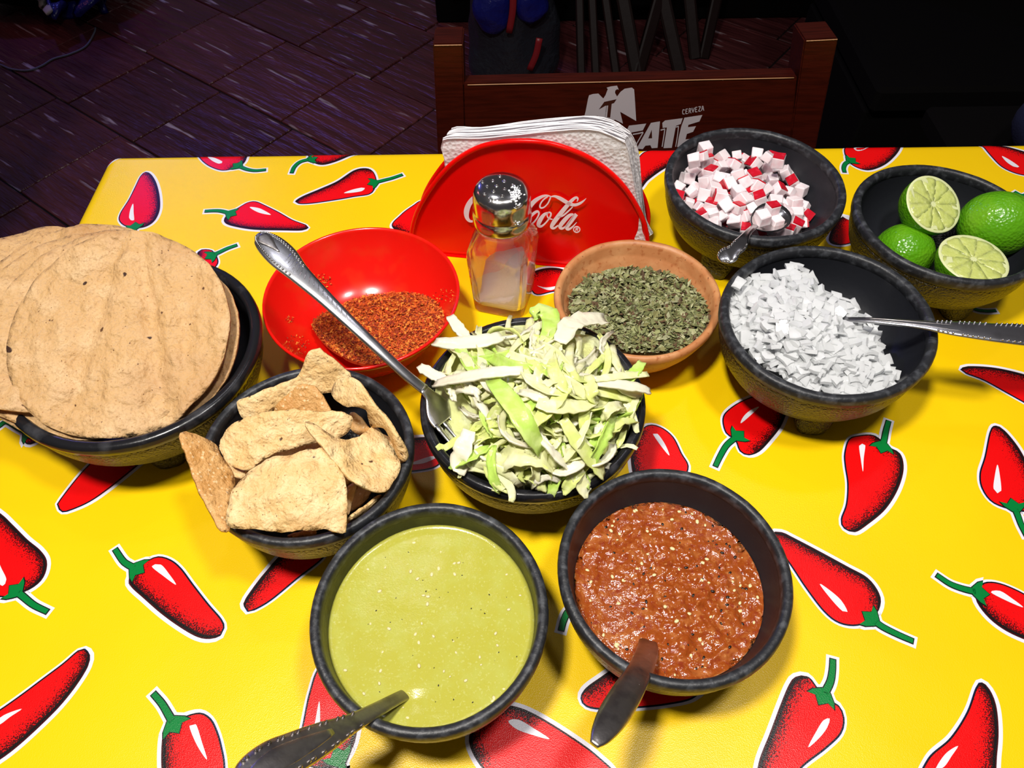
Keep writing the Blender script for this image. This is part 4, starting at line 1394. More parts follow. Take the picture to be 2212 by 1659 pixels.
rad_px = [(1460, 425), (1475, 385), (1490, 350), (1530, 335), (1580, 335), (1640, 335), (1685, 345), (1715, 375), (1735, 420), (1755, 455), (1730, 490), (1690, 508), (1640, 505), (1580, 492), (1530, 478), (1485, 452)]
z_rad = tps([(1460, 425, .050), (1490, 350, .046), (1580, 330, .046), (1685, 345, .044), (1755, 455, .036), (1690, 508, .040), (1580, 492, .050), (1500, 460, .052), (1560, 410, .066), (1630, 410, .062), (1530, 370, .056), (1680, 430, .052)])
z_rad2 = zlim(z_rad, b_rad.zin, .004)
rad_poly = closed_bez(np.array(rad_px, float), 10)
RL = ['diced radish cube with red skin in the far bowl', 'plain white diced radish cube in the far bowl']
for lay, dm in ((-.0085, 27), (0.0, 23.5)):
    for q in poisson(rad_poly, 140, dm, r_, 5000):
        z = z_rad2(*q) + lay + r_.uniform(-.0008, .0022)
        p = P(q[0], q[1], z)
        zb_ = b_rad.zin(p[0], p[1]) + .0035
        if zb_ > p[2] + .004:
            continue
        p[2] = max(p[2], zb_)
        k = r_.randrange(10)
        place('radish_dice', rad_protos[k], p, rand_rot(r_, 1.0), label=RL[0 if k % 5 in (0, 1) else 1], cat='radish', group='diced radish')
for (x, y, dz, k, lb) in ((1525, 345, .008, 0, 'red topped radish cube highest at the back of the heap'), (1524, 322, .015, 2, 'pale radish cube balanced on top at the back of the heap'),
                       (1648, 470, .014, 2, 'radish cube lying in the spoon nearest its handle'), (1668, 452, .013, 0, 'red skinned radish cube lying in the spoon'), (1676, 478, .012, 4, 'pale radish cube at the spoon tip')):
    place('radish_dice', rad_protos[k], P(x, y, z_rad2(x, max(y, 350)) + dz), Matrix.Rotation(.3, 3, 'Z'), label=lb, cat='radish', group='diced radish')


# ------------------------------------------------------------------ limes
def half_lime(c, R, normal, spin, label, hgt=1.12):
    o = thing('lime_half', label, 'lime', c, 'cut limes in the black bowl')
    n = nrm(normal)
    Rm = Vector(n).to_track_quat('Z', 'Y').to_matrix() @ Matrix.Rotation(spin, 3, 'Z')
    c = np.array(c)

    def tf(V):
        return np.array([c + np.array(Rm @ Vector(v)) for v in V])
    prof = []
    for i in range(19):
        th = PI / 2 * i / 18
        r, z = R * math.cos(th), -R * hgt * math.sin(th)
        if i > 14:
            z -= R * .05 * ((i - 14) / 4) ** 2
        prof.append((max(r, 1e-4), z))
    V, Fc = lathe(prof, 48)
    V = np.array([v * (1 + .012 * nz(*(v * 60 + c))) for v in V])
    obj('peel', tf(V), [tuple(reversed(f)) for f in Fc], m_peel, o)
    V, Fc = lathe([(R * 1.0, 0), (R * .985, .0006), (R * .91, .0003), (R * .1, .0001), (1e-4, .0001)], 48)
    obj('pith', tf(V), Fc, m_pith, o)
    ns = 10
    for k in range(ns):
        a0 = 2 * PI * k / ns + .012
        a1 = 2 * PI * (k + 1) / ns - .012
        am = (a0 + a1) / 2
        pts = [(R * .085 * math.cos(am), R * .085 * math.sin(am))]
        rr = R * .93
        for t in (0.0, .25, .5, .75, 1.0):
            a = a0 + (a1 - a0) * t
            r2 = rr * (1 - .05 * (2 * t - 1) ** 4)
            pts.append((r2 * math.cos(a), r2 * math.sin(a)))
        V2, Ff = fill(closed_bez(np.array(pts), R * .12), R * .14)
        V = [(p[0], p[1], .00035 + .0002 * nz(p[0], p[1], k, 500)) for p in V2]
        W, Fs = solidify(np.array(V), Ff, .0012, np.tile([0, 0, 1.0], (len(V), 1)))
        obj('segment', tf(W), Fs, m_pulp, o)
    return o


def whole_lime(c, R, axis, label):
    V, Fc = lathe([(max(1e-4, R * math.sin(PI * i / 30)), -R * 1.12 * math.cos(PI * i / 30) - (R * .07 * max(0, (4 - i) / 4) ** 2) + (R * .07 * max(0, (i - 26) / 4) ** 2)) for i in range(31)], 48)
    Rm = Vector(axis).to_track_quat('Z', 'Y').to_matrix()
    V = np.array([np.array(c) + np.array(Rm @ Vector(v * (1 + .012 * nz(*(v * 60 + c))))) for v in V])
    o = thing('lime', label, 'lime', (c[0], c[1], c[2] - R), 'cut limes in the black bowl')
    obj('peel', V, Fc, m_peel, o)
    Vb, Fb = ball(np.array(c) + np.array(Rm @ Vector((0, 0, R * 1.17))), .0022, 8, 5)
    obj('stem_scar', Vb, Fb, m_pith, o)


half_lime(P(2016, 441, .068), .0250, (0.20, -0.42, 0.86), .3, 'lime half tilted up with its cut face to the right')
half_lime(P(2103, 560, .058), .0265, (0.02, -0.05, 1.0), .1, 'lime half with flat cut face up at the front of the bowl')
whole_lime(P(2153, 484, .054), .0265, (0.7, -0.3, 0.15), 'uncut glossy green lime at the right of the lime bowl')
half_lime(P(1950, 548, .030), .0245, (0.15, 0.25, -1.0), .0, 'lime half lying cut face down at the left of the lime bowl', hgt=1.05)


# ------------------------------------------------------------------ cutlery
def pxpath(pts, n):
    """(x, y, z, half width, half thickness) on the photo -> 3D path and profiles"""
    q = np.array([np.r_[P(p[0], p[1], p[2]), p[3], p[4]] for p in pts])
    s = bez(q, n)
    return s[:, :3], s[:, 3], s[:, 4]


def beads(path, hw, ht, up, ts, off, r):
    t, s, nn = frames(path, up)
    parts = []
    n = len(path)
    for u in ts:
        i = min(int(u * (n - 1)), n - 1)
        for sg in (-1, 1):
            parts.append(ball(path[i] + s[i] * hw[i] * off * sg + nn[i] * ht[i] * .9, r, 6, 4))
    return join(parts)[:2]


def spoon_bowl(p, d, up, L, W, depth):
    """spoon bowl starting at p, pointing along d"""
    d = nrm(d)
    s = nrm(np.cross(d, up))
    n = np.cross(s, d)
    V, Fc = [], []
    nr, na = 7, 24
    c = np.asarray(p) + d * L / 2
    for j in range(nr + 1):
        r = j / nr
        for i in range(na):
            a = 2 * PI * i / na
            egg = 1 + .16 * math.cos(a)
            V.append(c + d * (L / 2 * r * math.cos(a)) + s * (W / 2 * r * math.sin(a) * egg) - n * depth * (1 - r * r))
    for j in range(nr):
        for i in range(na):
            i2 = (i + 1) % na
            Fc.append((j * na + i, (j + 1) * na + i, (j + 1) * na + i2, j * na + i2))
    return solidify(np.array(V), Fc, .0012, np.tile(n, (len(V), 1)))


def cutlery(name, label, cat, pts, m, up, n=40, ornate=True, bowl=None, group=None):
    path, hw, ht = pxpath(pts, n)
    o = thing(name, label, cat, tuple(path.mean(0) * [1, 1, 0] + [0, 0, path[:, 2].min()]), group)
    V, Fc = ribbon(path, hw, ht, up, 14, .8)
    obj('handle', V, Fc, m, o)
    return o, path, hw, ht


UP = (0, 0, 1)
# fork over the chili bowl
FK = [(556, 507, .138, .0022, .0009), (566, 514, .137, .0065, .0013), (585, 530, .1355, .0092, .0016), (612, 556, .133, .0098, .0017), (645, 590, .129, .0074, .0018), (700, 642, .1215, .0054, .0019),
      (760, 700, .112, .0043, .0020), (820, 757, .101, .0037, .0020), (880, 812, .088, .0036, .0019), (918, 842, .0795, .0038, .0016)]
o, path, hw, ht = cutlery('fork', 'long ornate steel fork resting across the lettuce bowl rim', 'fork', FK, m_steel, UP, 54)
V, Fc = beads(path, hw, ht, UP, np.linspace(.04, .44, 22), .74, .00085)
obj('beaded_border', V, Fc, m_steel, o)
t_, s_, n_ = frames(path, UP)
tp = path[4:17] + n_[4:17] * .0016
V, Fc = ribbon(tp, np.array([.0008, .0028, .0042, .0048, .0050, .0047, .0042, .0036, .0030, .0023, .0017, .0011, .0006]), .0007, UP, 10)
obj('teardrop_medallion', V, Fc, m_steel_dark, o, label='dark polished teardrop on the fork handle')
parts = []
for i in range(18, 34, 1):      # slanted fluting down one side of the handle
    a = path[i] + s_[i] * hw[i] * .75 * -1 + n_[i] * ht[i] * .5
    b = path[i + 1] + s_[i + 1] * hw[i + 1] * .15 * -1 + n_[i + 1] * ht[i + 1] * .95
    c = path[i + 2] + s_[i + 2] * hw[i + 2] * .8 + n_[i + 2] * ht[i + 2] * .5
    parts.append(ribbon(bez([a, b, c], 6), .00035, .00035, UP, 6))
V, Fc, _ = join(parts)
obj('fluting', V, Fc, m_steel, o)
hd, hhw, hht = pxpath([(914, 839, .0805, .0038, .0014), (930, 856, .076, .0055, .0011), (945, 878, .0715, .0105, .0010), (957, 894, .0690, .0125, .0010), (967, 906, .0670, .0128, .0010)], 20)
nh = nrm([0.35, 0.1, 1.0])
V, Fc = ribbon(hd, hhw, hht, nh, 14, .8)
obj('head', V, Fc, m_steel, o)
td, ss_, nn_ = frames(hd, nh)
for k in range(4):
    off = (k - 1.5) * .0066
    st = hd[-1] + ss_[-1] * off
    tpth = bez([st - td[-1] * .002, st + td[-1] * .014 - np.array([0, 0, .001]), st + td[-1] * .030 + np.array([0, 0, .002]), st + td[-1] * .040 + np.array([0, 0, .006])], 10)
    V, Fc = ribbon(tpth, np.linspace(.0022, .0010, 10), .0009, nh, 8)
    obj('tine', V, Fc, m_steel, o)

# spoon in the green salsa
o, path, hw, ht = cutlery('spoon', 'ornate tarnished spoon leaning out of the green salsa', 'spoon',
                          [(895, 1492, .044, .0034, .0011), (860, 1508, .0535, .0036, .0012), (810, 1535, .066, .0042, .0013), (760, 1562, .0765, .0052, .0014), (700, 1592, .087, .0080, .0016), (640, 1622, .096, .0098, .0017), (590, 1648, .103, .0108, .0018), (545, 1680, .108, .0098, .0017), (515, 1712, .111, .0050, .0014)],
                          m_steel_dark, UP, 44)
V, Fc = beads(path, hw, ht, UP, np.linspace(.36, .92, 16), .80, .0010)
obj('scroll_border', V, Fc, m_steel_dark, o)
V, Fc = ribbon(path[20:40] + frames(path, UP)[2][20:40] * .0014, hw[20:40] * .55 * np.sin(np.linspace(.2, PI - .2, 20)) ** .5, .0006, UP, 10)
obj('raised_panel', V, Fc, m_steel_dark, o)
V, Fc = spoon_bowl(path[0], path[0] - path[3] + np.array([0.012, 0.01, 0.004]), np.array([0, 0, 1.0]), .040, .030, .003)
obj('spoon_bowl', V, Fc, m_steel_dark, o)

# spoon in the red salsa
o, path, hw, ht = cutlery('spoon', 'plain dark steel spoon standing in the red salsa', 'spoon',
                          [(1398, 1375, .034, .0046, .0014), (1400, 1398, .044, .0058, .0016), (1392, 1428, .058, .0064, .0018), (1375, 1462, .071, .0068, .0019), (1350, 1505, .083, .0076, .0019), (1322, 1550, .0925, .0072, .0018), (1298, 1588, .0985, .0050, .0016), (1283, 1609, .101, .0022, .0010)],
                          m_steel_dark, UP, 36)
V, Fc = spoon_bowl(path[0] + np.array([0, 0, .0005]), np.array([0.02, .03, -.002]), np.array([0, 0, 1.0]), .040, .030, .004)
obj('spoon_bowl', V, Fc, m_steel_dark, o)

# spoon in the radish bowl
o, path, hw, ht = cutlery('spoon', 'small ornate spoon scooping the diced radish', 'spoon',
                          [(1632, 488, .066, .0026, .0011), (1616, 502, .072, .0030, .0012), (1606, 516, .076, .0042, .0013), (1597, 530, .0775, .0062, .0014), (1586, 541, .0770, .0058, .0014), (1574, 550, .0760, .0082, .0014), (1562, 557, .0745, .0070, .0012), (1554, 562, .0735, .0026, .0009)],
                          m_steel_pol, UP, 32)
V, Fc = beads(path, hw, ht, UP, np.linspace(.4, .95, 10), .8, .0008)
obj('scroll_border', V, Fc, m_steel_pol, o)
dd = P(1690, 455, .062) - P(1632, 488, .066)
V, Fc = spoon_bowl(path[0] - nrm(dd) * .002, dd, nrm([0.0, -0.25, 1.0]), .044, .028, .006)
obj('spoon_bowl', V, Fc, m_steel_pol, o)

# spoon in the onion bowl
o, path, hw, ht = cutlery('spoon', 'ornate steel spoon lying in the chopped onion', 'spoon',
                          [(1820, 690, .062, .0026, .0011), (1880, 692, .070, .0028, .0012), (1940, 697, .0755, .0032, .0013), (2000, 703, .0775, .0042, .0014), (2050, 709, .0785, .0064, .0015), (2100, 714, .079, .0078, .0016), (2160, 720, .079, .0090, .0017), (2215, 724, .078, .0100, .0017), (2255, 726, .077, .0070, .0014)],
                          m_steel, UP, 40)
t_, s_, n_ = frames(path, UP)
V, Fc = beads(path, hw, ht, UP, np.linspace(.45, .95, 18), .82, .0009)
obj('scroll_border', V, Fc, m_steel, o)
for sg in (-.35, .35):
    V, Fc = ribbon(path[4:26] + s_[4:26] * (hw[4:26] * sg)[:, None] + n_[4:26] * .0011, .0004, .0004, UP, 6)
    obj('groove_line', V, Fc, m_steel_dark, o)
V, Fc = spoon_bowl(path[0] + np.array([0.004, 0, 0]), np.array([-1, .12, -.15]), np.array([0, 0, 1.0]), .044, .030, .006)
obj('spoon_bowl', V, Fc, m_steel, o)


# ------------------------------------------------------------------ salt shaker
SC = np.array([-0.0058, 0.4605, 0.0])
SYAW = math.radians(-16)


def sq_ring(half, ch, z, n=40, roundness=0.0):
    """rounded square ring; roundness 1 = circle of radius half"""
    out = []
    for i in range(n):
        a = 2 * PI * i / n
        ca, sa = math.cos(a), math.sin(a)
        m_ = max(abs(ca), abs(sa))
        rs_ = half / m_
        rs_ = min(rs_, (half * math.sqrt(2) - ch) / max(1e-6, (abs(ca) + abs(sa)) / math.sqrt(2)))
        r = rs_ * (1 - roundness) + half * roundness
        b = a + SYAW
        out.append((SC[0] + r * math.cos(b), SC[1] + r * math.sin(b), z))
    return out


def rings(rs_, capb=True, capt=True):
    n = len(rs_[0])
    V = [p for r in rs_ for p in r]
    Fc = []
    for j in range(len(rs_) - 1):
        for i in range(n):
            i2 = (i + 1) % n
            Fc.append((j * n + i, j * n + i2, (j + 1) * n + i2, (j + 1) * n + i))
    if capb:
        Fc.append(tuple(range(n))[::-1])
    if capt:
        Fc.append(tuple((len(rs_) - 1) * n + i for i in range(n)))
    return np.array(V), Fc


sk = thing('salt_shaker', 'square glass salt shaker with perforated steel cap', 'salt shaker', SC)
outer = [sq_ring(.0205, .0028, .0002), sq_ring(.0216, .0028, .0012), sq_ring(.0220, .0028, .004), sq_ring(.0224, .0028, .012), sq_ring(.0236, .0028, .034), sq_ring(.0248, .0028, .055), sq_ring(.0251, .0028, .060, roundness=.03), sq_ring(.0249, .0028, .064, roundness=.12), sq_ring(.0240, .0028, .069, roundness=.35),
         sq_ring(.0224, .0028, .0735, roundness=.65), sq_ring(.0206, .0028, .0775, roundness=.92), sq_ring(.0196, .0028, .0795, roundness=1), sq_ring(.0193, .0028, .082, roundness=1), sq_ring(.0193, .0028, .094, roundness=1)]
inner = [sq_ring(.0165, .0028, .094, roundness=1), sq_ring(.0167, .0028, .080, roundness=1), sq_ring(.0185, .0028, .0755, roundness=.8), sq_ring(.0205, .0028, .070, roundness=.45), sq_ring(.0216, .0028, .064, roundness=.12), sq_ring(.0216, .0028, .058), sq_ring(.0205, .0028, .034), sq_ring(.0194, .0028, .014), sq_ring(.0188, .0028, .0085), sq_ring(.0175, .0028, .0072)]
V, Fc = rings(outer + inner)
jar = obj('glass_jar', V, Fc, m_glass, sk)
jar.data.set_sharp_from_angle(angle=0.6)
capz = .0865
prof = [(.0185, capz), (.0224, capz), (.0228, capz + .0015), (.0228, capz + .0085), (.0220, capz + .0100), (.0216, capz + .0112), (.0219, capz + .0125), (.0218, capz + .0225), (.0210, capz + .0268), (.0192, capz + .0300), (.0162, capz + .0320), (.0100, capz + .0331), (.0001, capz + .0336)]
V, Fc = lathe(prof, 64, (SC[0], SC[1], 0))
cap = obj('cap', V, Fc, m_steel_pol, sk, label='shiny perforated steel cap')


def cap_z(r):
    return float(np.interp(r, [p[0] for p in prof][::-1][:6], [p[1] for p in prof][::-1][:6]))


hole_px = [(1080, 382), (1042, 393), (1064, 392), (1089, 394), (1107, 402), (1052, 404), (1073, 404), (1090, 410), (1066, 415), (1046, 419), (1085, 424)]
ztop = capz + .0325
for hx, hy in hole_px:
    p = P(hx, hy, ztop)
    r = min(.0145, math.hypot(p[0] - SC[0], p[1] - SC[1]))
    p[2] = cap_z(r) + .0001
    prt = []
    V1, F1 = lathe([(.00105 + .0004 * math.cos(2 * PI * k / 8), .0004 * math.sin(2 * PI * k / 8)) for k in range(9)], 16, p)
    prt.append((V1, F1, 0))
    V2_, F2_ = lathe([(.0008, .0001), (.0001, .0001)], 16, p)  # dark disc stands in for the shade inside the hole
    prt.append((V2_, F2_, 1))
    V, Fc, M = join(prt)
    obj('perforation', V, Fc, [m_steel_pol, m_hole_shade], cap, midx=M)
# salt crust on the cap edge
prt = []
r_ = random.Random(31)
for _ in range(130):
    q = (r_.gauss(1114, 6), r_.gauss(428, 9))
    p = P(q[0], q[1], capz + .029)
    r = math.hypot(p[0] - SC[0], p[1] - SC[1])
    p[2] = float(np.interp(r, [p_[0] for p_ in prof][::-1][:7], [p_[1] for p_ in prof][::-1][:7])) + .0002
    prt.append(ball(p, r_.uniform(.0003, .0010), 6, 4, (1, 1, .45)))
V, Fc, _ = join(prt)
obj('salt_crust', V, Fc, m_saltcrust, cap, label='caked white salt on the cap edge', kind='stuff')
# salt inside, heaped towards one side
sr = []
for z, hf, rd in ((.0074, .0174, 0), (.009, .0187, 0), (.012, .0192, 0), (.027, .0199, 0)):
    sr.append(sq_ring(hf, .0028, z, roundness=rd))
top = []
for k, hf in enumerate((.0201, .014, .008, .002)):
    ring_ = []
    for (x, y, z) in sq_ring(hf, .0028 * hf / .0201, .027):
        lx = (x - SC[0]) * math.cos(-SYAW) - (y - SC[1]) * math.sin(-SYAW)
        ly = (x - SC[0]) * math.sin(-SYAW) + (y - SC[1]) * math.cos(-SYAW)
        ring_.append((x, y, .027 + .50 * lx + .40 * ly + .0012 * nz(x, y, 1, 300)))
    top.append(ring_)
V, Fc = rings(sr[:3] + top)
obj('table_salt', V, Fc, m_salt, origin=(SC[0], SC[1], .0079), label='white salt inside the glass shaker', cat='salt', kind='stuff')


# stroke lettering helper on an arbitrary plane
def emb(parts, plane, out):
    """plane(x, y) -> 3D, out = normal; thin solid raised by 0.15 mm"""
    VV, FF, n = [], [], 0
    for V, Fc in parts:
        W = np.array([plane(x, y) for x, y in V])
        S_, Fs = solidify_dir(W, Fc, out, .00015)
        VV.append(S_)
        FF += [tuple(i + n for i in f) for f in Fs]
        n += len(S_)
    return np.concatenate(VV), FF


def solidify_dir(W, Fc, out, th):
    out = np.asarray(out, float)
    fx = []
    for f in Fc:
        a, b, c = W[f[0]], W[f[1]], W[f[2]]
        fx.append(tuple(f) if np.dot(np.cross(b - a, c - a), out) > 0 else tuple(reversed(f)))
    n = len(W)
    top = W + out * th
    V = np.vstack([top, W])
    cnt = {}
    for f in fx:
        for i in range(len(f)):
            cnt[(f[i], f[(i + 1) % len(f)])] = 1
    side = [(b, a, a + n, b + n) for (a, b) in cnt if (b, a) not in cnt]
    return V, fx + side


def stroke(pts, n=None):
    """variable width stroke: pts (x, y, full width)"""
    n = n or len(pts) * 7
    s = bez(pts, n)
    V, Fc, _ = poly_ribbon(s[:, :2], -s[:, 2] / 2, s[:, 2] / 2, closed=False)
    return V, Fc


# "STA" pressed into the front of the cap
def capplane(x, y):
    p = P(x, y, capz + .0300)
    r = math.hypot(p[0] - SC[0], p[1] - SC[1])
    p[2] = float(np.interp(r, [q[0] for q in prof][::-1][:7], [q[1] for q in prof][::-1][:7])) + .00012
    return p


let = [[(1061, 431.5, 1), (1057.5, 430.8, 1), (1055.5, 433, 1), (1059.5, 435, 1), (1059, 438, 1), (1054.5, 438, 1)],
       [(1063, 433.6, 1), (1070, 434.6, 1)], [(1066.5, 434, 1), (1066, 440.5, 1)],
       [(1071, 441, 1), (1074.5, 435, 1)], [(1074.5, 435, 1), (1077, 441.5, 1)], [(1072.5, 439, 1), (1076, 439.2, 1)]]
V, Fc = emb([stroke(l) for l in let], capplane, (0, 0, 1))
obj('stamped_letters', V, Fc, m_steel, cap, label='small letters stamped in the steel cap')

# ------------------------------------------------------------------ napkin holder
NA, NB = P(985, 556), P(1235, 580)
ne = nrm(NB - NA)
nn0 = np.array([-ne[1], ne[0], 0.0])       # points away from the camera


def plane_at(w):
    return NA + nn0 * w


def PN(px, py, w=0.0):
    return PPL(px, py, plane_at(w), nn0)


def uv(p, w=0.0):
    q = np.asarray(p) - plane_at(w)
    return np.array([np.dot(q, ne), q[2]])


def from_uv(u, v, w):
    return plane_at(w) + ne * u + np.array([0, 0, v])


nh_ = thing('napkin_holder', 'red plastic napkin holder with white script lettering', 'napkin holder', tuple(NA * .5 + NB * .5 + nn0 * .02))
dome_px = [(889, 520), (890, 497), (900, 462), (920, 424), (950, 382), (985, 348), (1030, 322), (1080, 310), (1130, 307), (1180, 311), (1230, 325), (1275, 345), (1315, 373), (1347, 405), (1372, 442), (1390, 480), (1398, 515), (1397, 545)]
dome = np.array([uv(PN(x, y)) for x, y in dome_px])
dome = bez(dome, 70)
ul, ur = dome[0][0], dome[-1][0]
out_uv = np.vstack([dome, [[ur - .006, .004], [ur - .014, .0005], [ul + .014, .0005], [ul + .006, .004]]])
for k, w in enumerate((0.0, 0.036)):
    sc_ = (1.0, 0.90)[k]
    V2, Fc = fill(out_uv * [1, sc_], .012)
    W = np.array([from_uv(p[0], p[1], w) for p in V2])
    V, Fs = solidify_dir(W, Fc, nn0, .0028)
    pl = obj('plate', V, Fs, m_redshine, nh_, smooth=False)
    if k == 0:
        fplate = pl
    # rolled lip along the dome edge
    ring = np.array([from_uv(p[0], p[1] * sc_, w + .0014) for p in dome])
    V, Fc = ribbon(ring, .0019, .0019, nn0, 10)
    obj('edge_lip', V, Fc, m_redshine, nh_)
ctr = (from_uv((ul + ur) / 2, .003, .0195))
yaw = math.atan2(ne[1], ne[0])
V, Fc = rbox((ur - ul - .03, .034, .004), .001, 1, Matrix.Translation(ctr) @ Matrix.Rotation(yaw, 4, 'Z'))
obj('base', V, Fc, m_redshine, nh_, smooth=False)

# script lettering on the front plate (traced in a local frame of the photo)
LS, LX, LY = 7.373, 980, 400
script = [
    [(1545, 178, 14), (1480, 165, 26), (1400, 185, 44), (1300, 245, 62), (1215, 335, 74), (1160, 430, 74), (1128, 530, 62), (1140, 610, 40), (1190, 640, 28), (1265, 600, 24), (1330, 520, 22), (1358, 450, 26), (1335, 418, 34), (1280, 445, 44), (1215, 510, 36), (1190, 545, 10)],
    [(1545, 178, 14), (1535, 215, 22), (1500, 290, 20), (1440, 350, 20), (1393, 362, 24), (1373, 335, 24), (1392, 280, 22), (1440, 222, 20), (1500, 180, 18)],
    [(1535, 185, 10), (1610, 178, 32), (1690, 208, 54), (1770, 255, 58), (1850, 300, 50), (1930, 315, 44), (2005, 292, 38), (2065, 252, 24), (2110, 210, 4)],
    [(1520, 432, 20), (1440, 470, 48), (1375, 560, 68), (1350, 635, 56), (1395, 655, 34), (1465, 600, 22), (1530, 515, 24), (1550, 455, 26), (1520, 432, 22), (1487, 465, 18), (1510, 525, 18), (1575, 545, 14)],
    [(1965, 262, 10), (1978, 215, 26), (1945, 198, 36), (1880, 245, 50), (1790, 345, 64), (1680, 480, 70), (1590, 600, 68), (1560, 665, 50), (1600, 685, 32), (1665, 640, 20)],
    [(1895, 345, 14), (1830, 410, 22), (1740, 485, 24), (1660, 510, 18)],
    [(1910, 462, 24), (1840, 485, 52), (1750, 575, 66), (1695, 655, 58), (1725, 690, 36), (1790, 650, 24), (1870, 545, 22), (1920, 470, 20)],
    [(1955, 462, 58), (1880, 560, 64), (1805, 665, 58), (1825, 702, 40), (1885, 670, 26), (1960, 590, 8)],
    # first capital, mostly behind the shaker
    [(560, 130, 14), (480, 128, 26), (400, 150, 48), (310, 215, 72), (240, 310, 84), (205, 420, 86), (215, 520, 62), (270, 575, 36), (350, 550, 26), (430, 460, 22), (470, 390, 26), (440, 365, 36), (380, 400, 44), (320, 470, 30)],
    # o c a and the joining dash behind the shaker
    [(640, 400, 20), (560, 435, 46), (500, 520, 62), (480, 590, 52), (525, 610, 32), (590, 555, 22), (650, 470, 24), (665, 415, 24), (640, 400, 20)],
    [(830, 430, 26), (770, 410, 40), (700, 470, 60), (655, 560, 60), (665, 625, 46), (730, 620, 28), (820, 540, 14)],
    [(1000, 425, 24), (935, 445, 50), (860, 530, 62), (815, 610, 54), (845, 645, 34), (905, 605, 22), (980, 505, 22)],
    [(1040, 425, 54), (970, 520, 60), (910, 620, 54), (935, 655, 36), (1000, 610, 24)],
    [(1060, 330, 12), (1110, 305, 34), (1150, 272, 8)],
]
pl_front = lambda x, y: PPL(LX + x / LS, LY + y / LS, plane_at(-.0001), nn0)
prt = [stroke(s, len(s) * 8) for s in script]
a_ = np.linspace(0, 2 * PI, 33)
prt.append(stroke([(1960 + 50 * math.cos(t), 705 + 46 * math.sin(t), 16) for t in a_], 66))
prt += [stroke([(1943, 728, 12), (1950, 685, 12)]), stroke([(1945, 685, 10), (1975, 683, 10), (1976, 700, 10), (1948, 706, 10)], 20), stroke([(1962, 706, 10), (1978, 728, 10)])]
V, Fc = emb(prt, pl_front, -nn0)
obj('script_lettering', V, Fc, m_logo, nh_, smooth=False, label='white flowing script lettering on the red plate')

# napkins
fr_px = cr([(370, 325), (700, 312), (1100, 275), (1400, 240), (1550, 232), (1700, 250), (1830, 295), (1930, 345), (1985, 560), (2040, 800), (2085, 1080), (2090, 1200), (1500, 1250), (900, 1250), (420, 1200), (400, 700), (385, 480)], 860, 220, 3.95)
bk_px = cr([(455, 240), (700, 215), (1100, 175), (1400, 145), (1600, 133), (1750, 140), (1880, 180), (1985, 258), (2040, 430), (2075, 700), (2118, 1000), (2125, 1150), (1500, 1150), (900, 1150), (470, 1100), (465, 600), (460, 400)], 860, 220, 3.95)
NW = 10
for i in range(NW):
    f = i / (NW - 1)
    w = .0042 + .0285 * f
    w_f, w_b = .0042, .0327
    A = np.array([uv(PN(x, y, w_f), w_f) for x, y in fr_px])
    Bq = np.array([uv(PN(x, y, w_b), w_b) for x, y in bk_px])
    o2 = A * (1 - f) + Bq * f
    o2[:, 1] = np.maximum(o2[:, 1], .006)
    o2 += rng.normal(0, .0006, o2.shape)
    ol = closed_bez(o2, .006)
    V2, Fc = fill(ol, .009)
    umax = o2[:, 0].max()
    W = np.array([from_uv(p[0], p[1], w + .0006 * nz(p[0], p[1], i * 3.0, 60) - .004 * (max(0, (p[0] - umax + .03)) / .03) ** 2 * (1 - f)) for p in V2])
    V, Fs = solidify_dir(W, Fc, nn0, .0014)
    lb = ('frontmost white paper napkin with a bent corner' if i == 0 else 'rearmost white paper napkin in the red holder' if i == NW - 1 else 'folded white paper napkin inside the red holder stack')
    obj('paper_napkin', V, Fs, m_napkin, smooth=False, label=lb, cat='napkin', group='paper napkins in the holder')


# ------------------------------------------------------------------ chair with printed back
YC = 0.785
ch = thing('wooden_chair', 'dark red wooden chair with a pale eagle logo on its back', 'chair', (0.15, YC, -0.75))
LEAN = 0.10       # backward lean of the back per metre of height


def ycz(z, y0=YC):
    return y0 + LEAN * (z - 0.05)


def PC(px, py, off=0.0):
    """photo point on the front face of the chair back"""
    n = nrm([0, 1, -LEAN])
    return PPL(px, py, (0, YC - off, 0.05), n)


def slab(px_poly, depth, m, parent, name, bev=.0015, **tg):
    W = np.array([PC(x, y) for x, y in px_poly])
    n = nrm([0, -1, LEAN])
    bm = bmesh.new()
    vs = [bm.verts.new(p) for p in W]
    f = bm.faces.new(vs)
    f.normal_update()
    if np.dot(f.normal, n) < 0:
        f.normal_flip()
    r = bmesh.ops.extrude_face_region(bm, geom=[f])
    bmesh.ops.translate(bm, vec=Vector(-n * depth), verts=[e for e in r['geom'] if isinstance(e, bmesh.types.BMVert)])
    bmesh.ops.recalc_face_normals(bm, faces=bm.faces)
    bmesh.ops.bevel(bm, geom=bm.edges[:], offset=bev, segments=2, affect='EDGES')
    bm.verts.ensure_lookup_table()
    V = np.array([v.co[:] for v in bm.verts])
    Fc = [tuple(v.index for v in q.verts) for q in bm.faces]
    bm.free()
    return obj(name, V, Fc, m, parent, smooth=False, **tg)


slab([(935, 95), (1000, 94), (1009, 420), (950, 422)], .045, m_wood, ch, 'back_post')
slab([(1738, 86), (1811, 82), (1742, 420), (1690, 422)], .045, m_wood, ch, 'back_post')
rail = slab([(1000, 181), (1722, 165), (1700, 400), (1006, 402)], .022, m_wood, ch, 'back_rail')
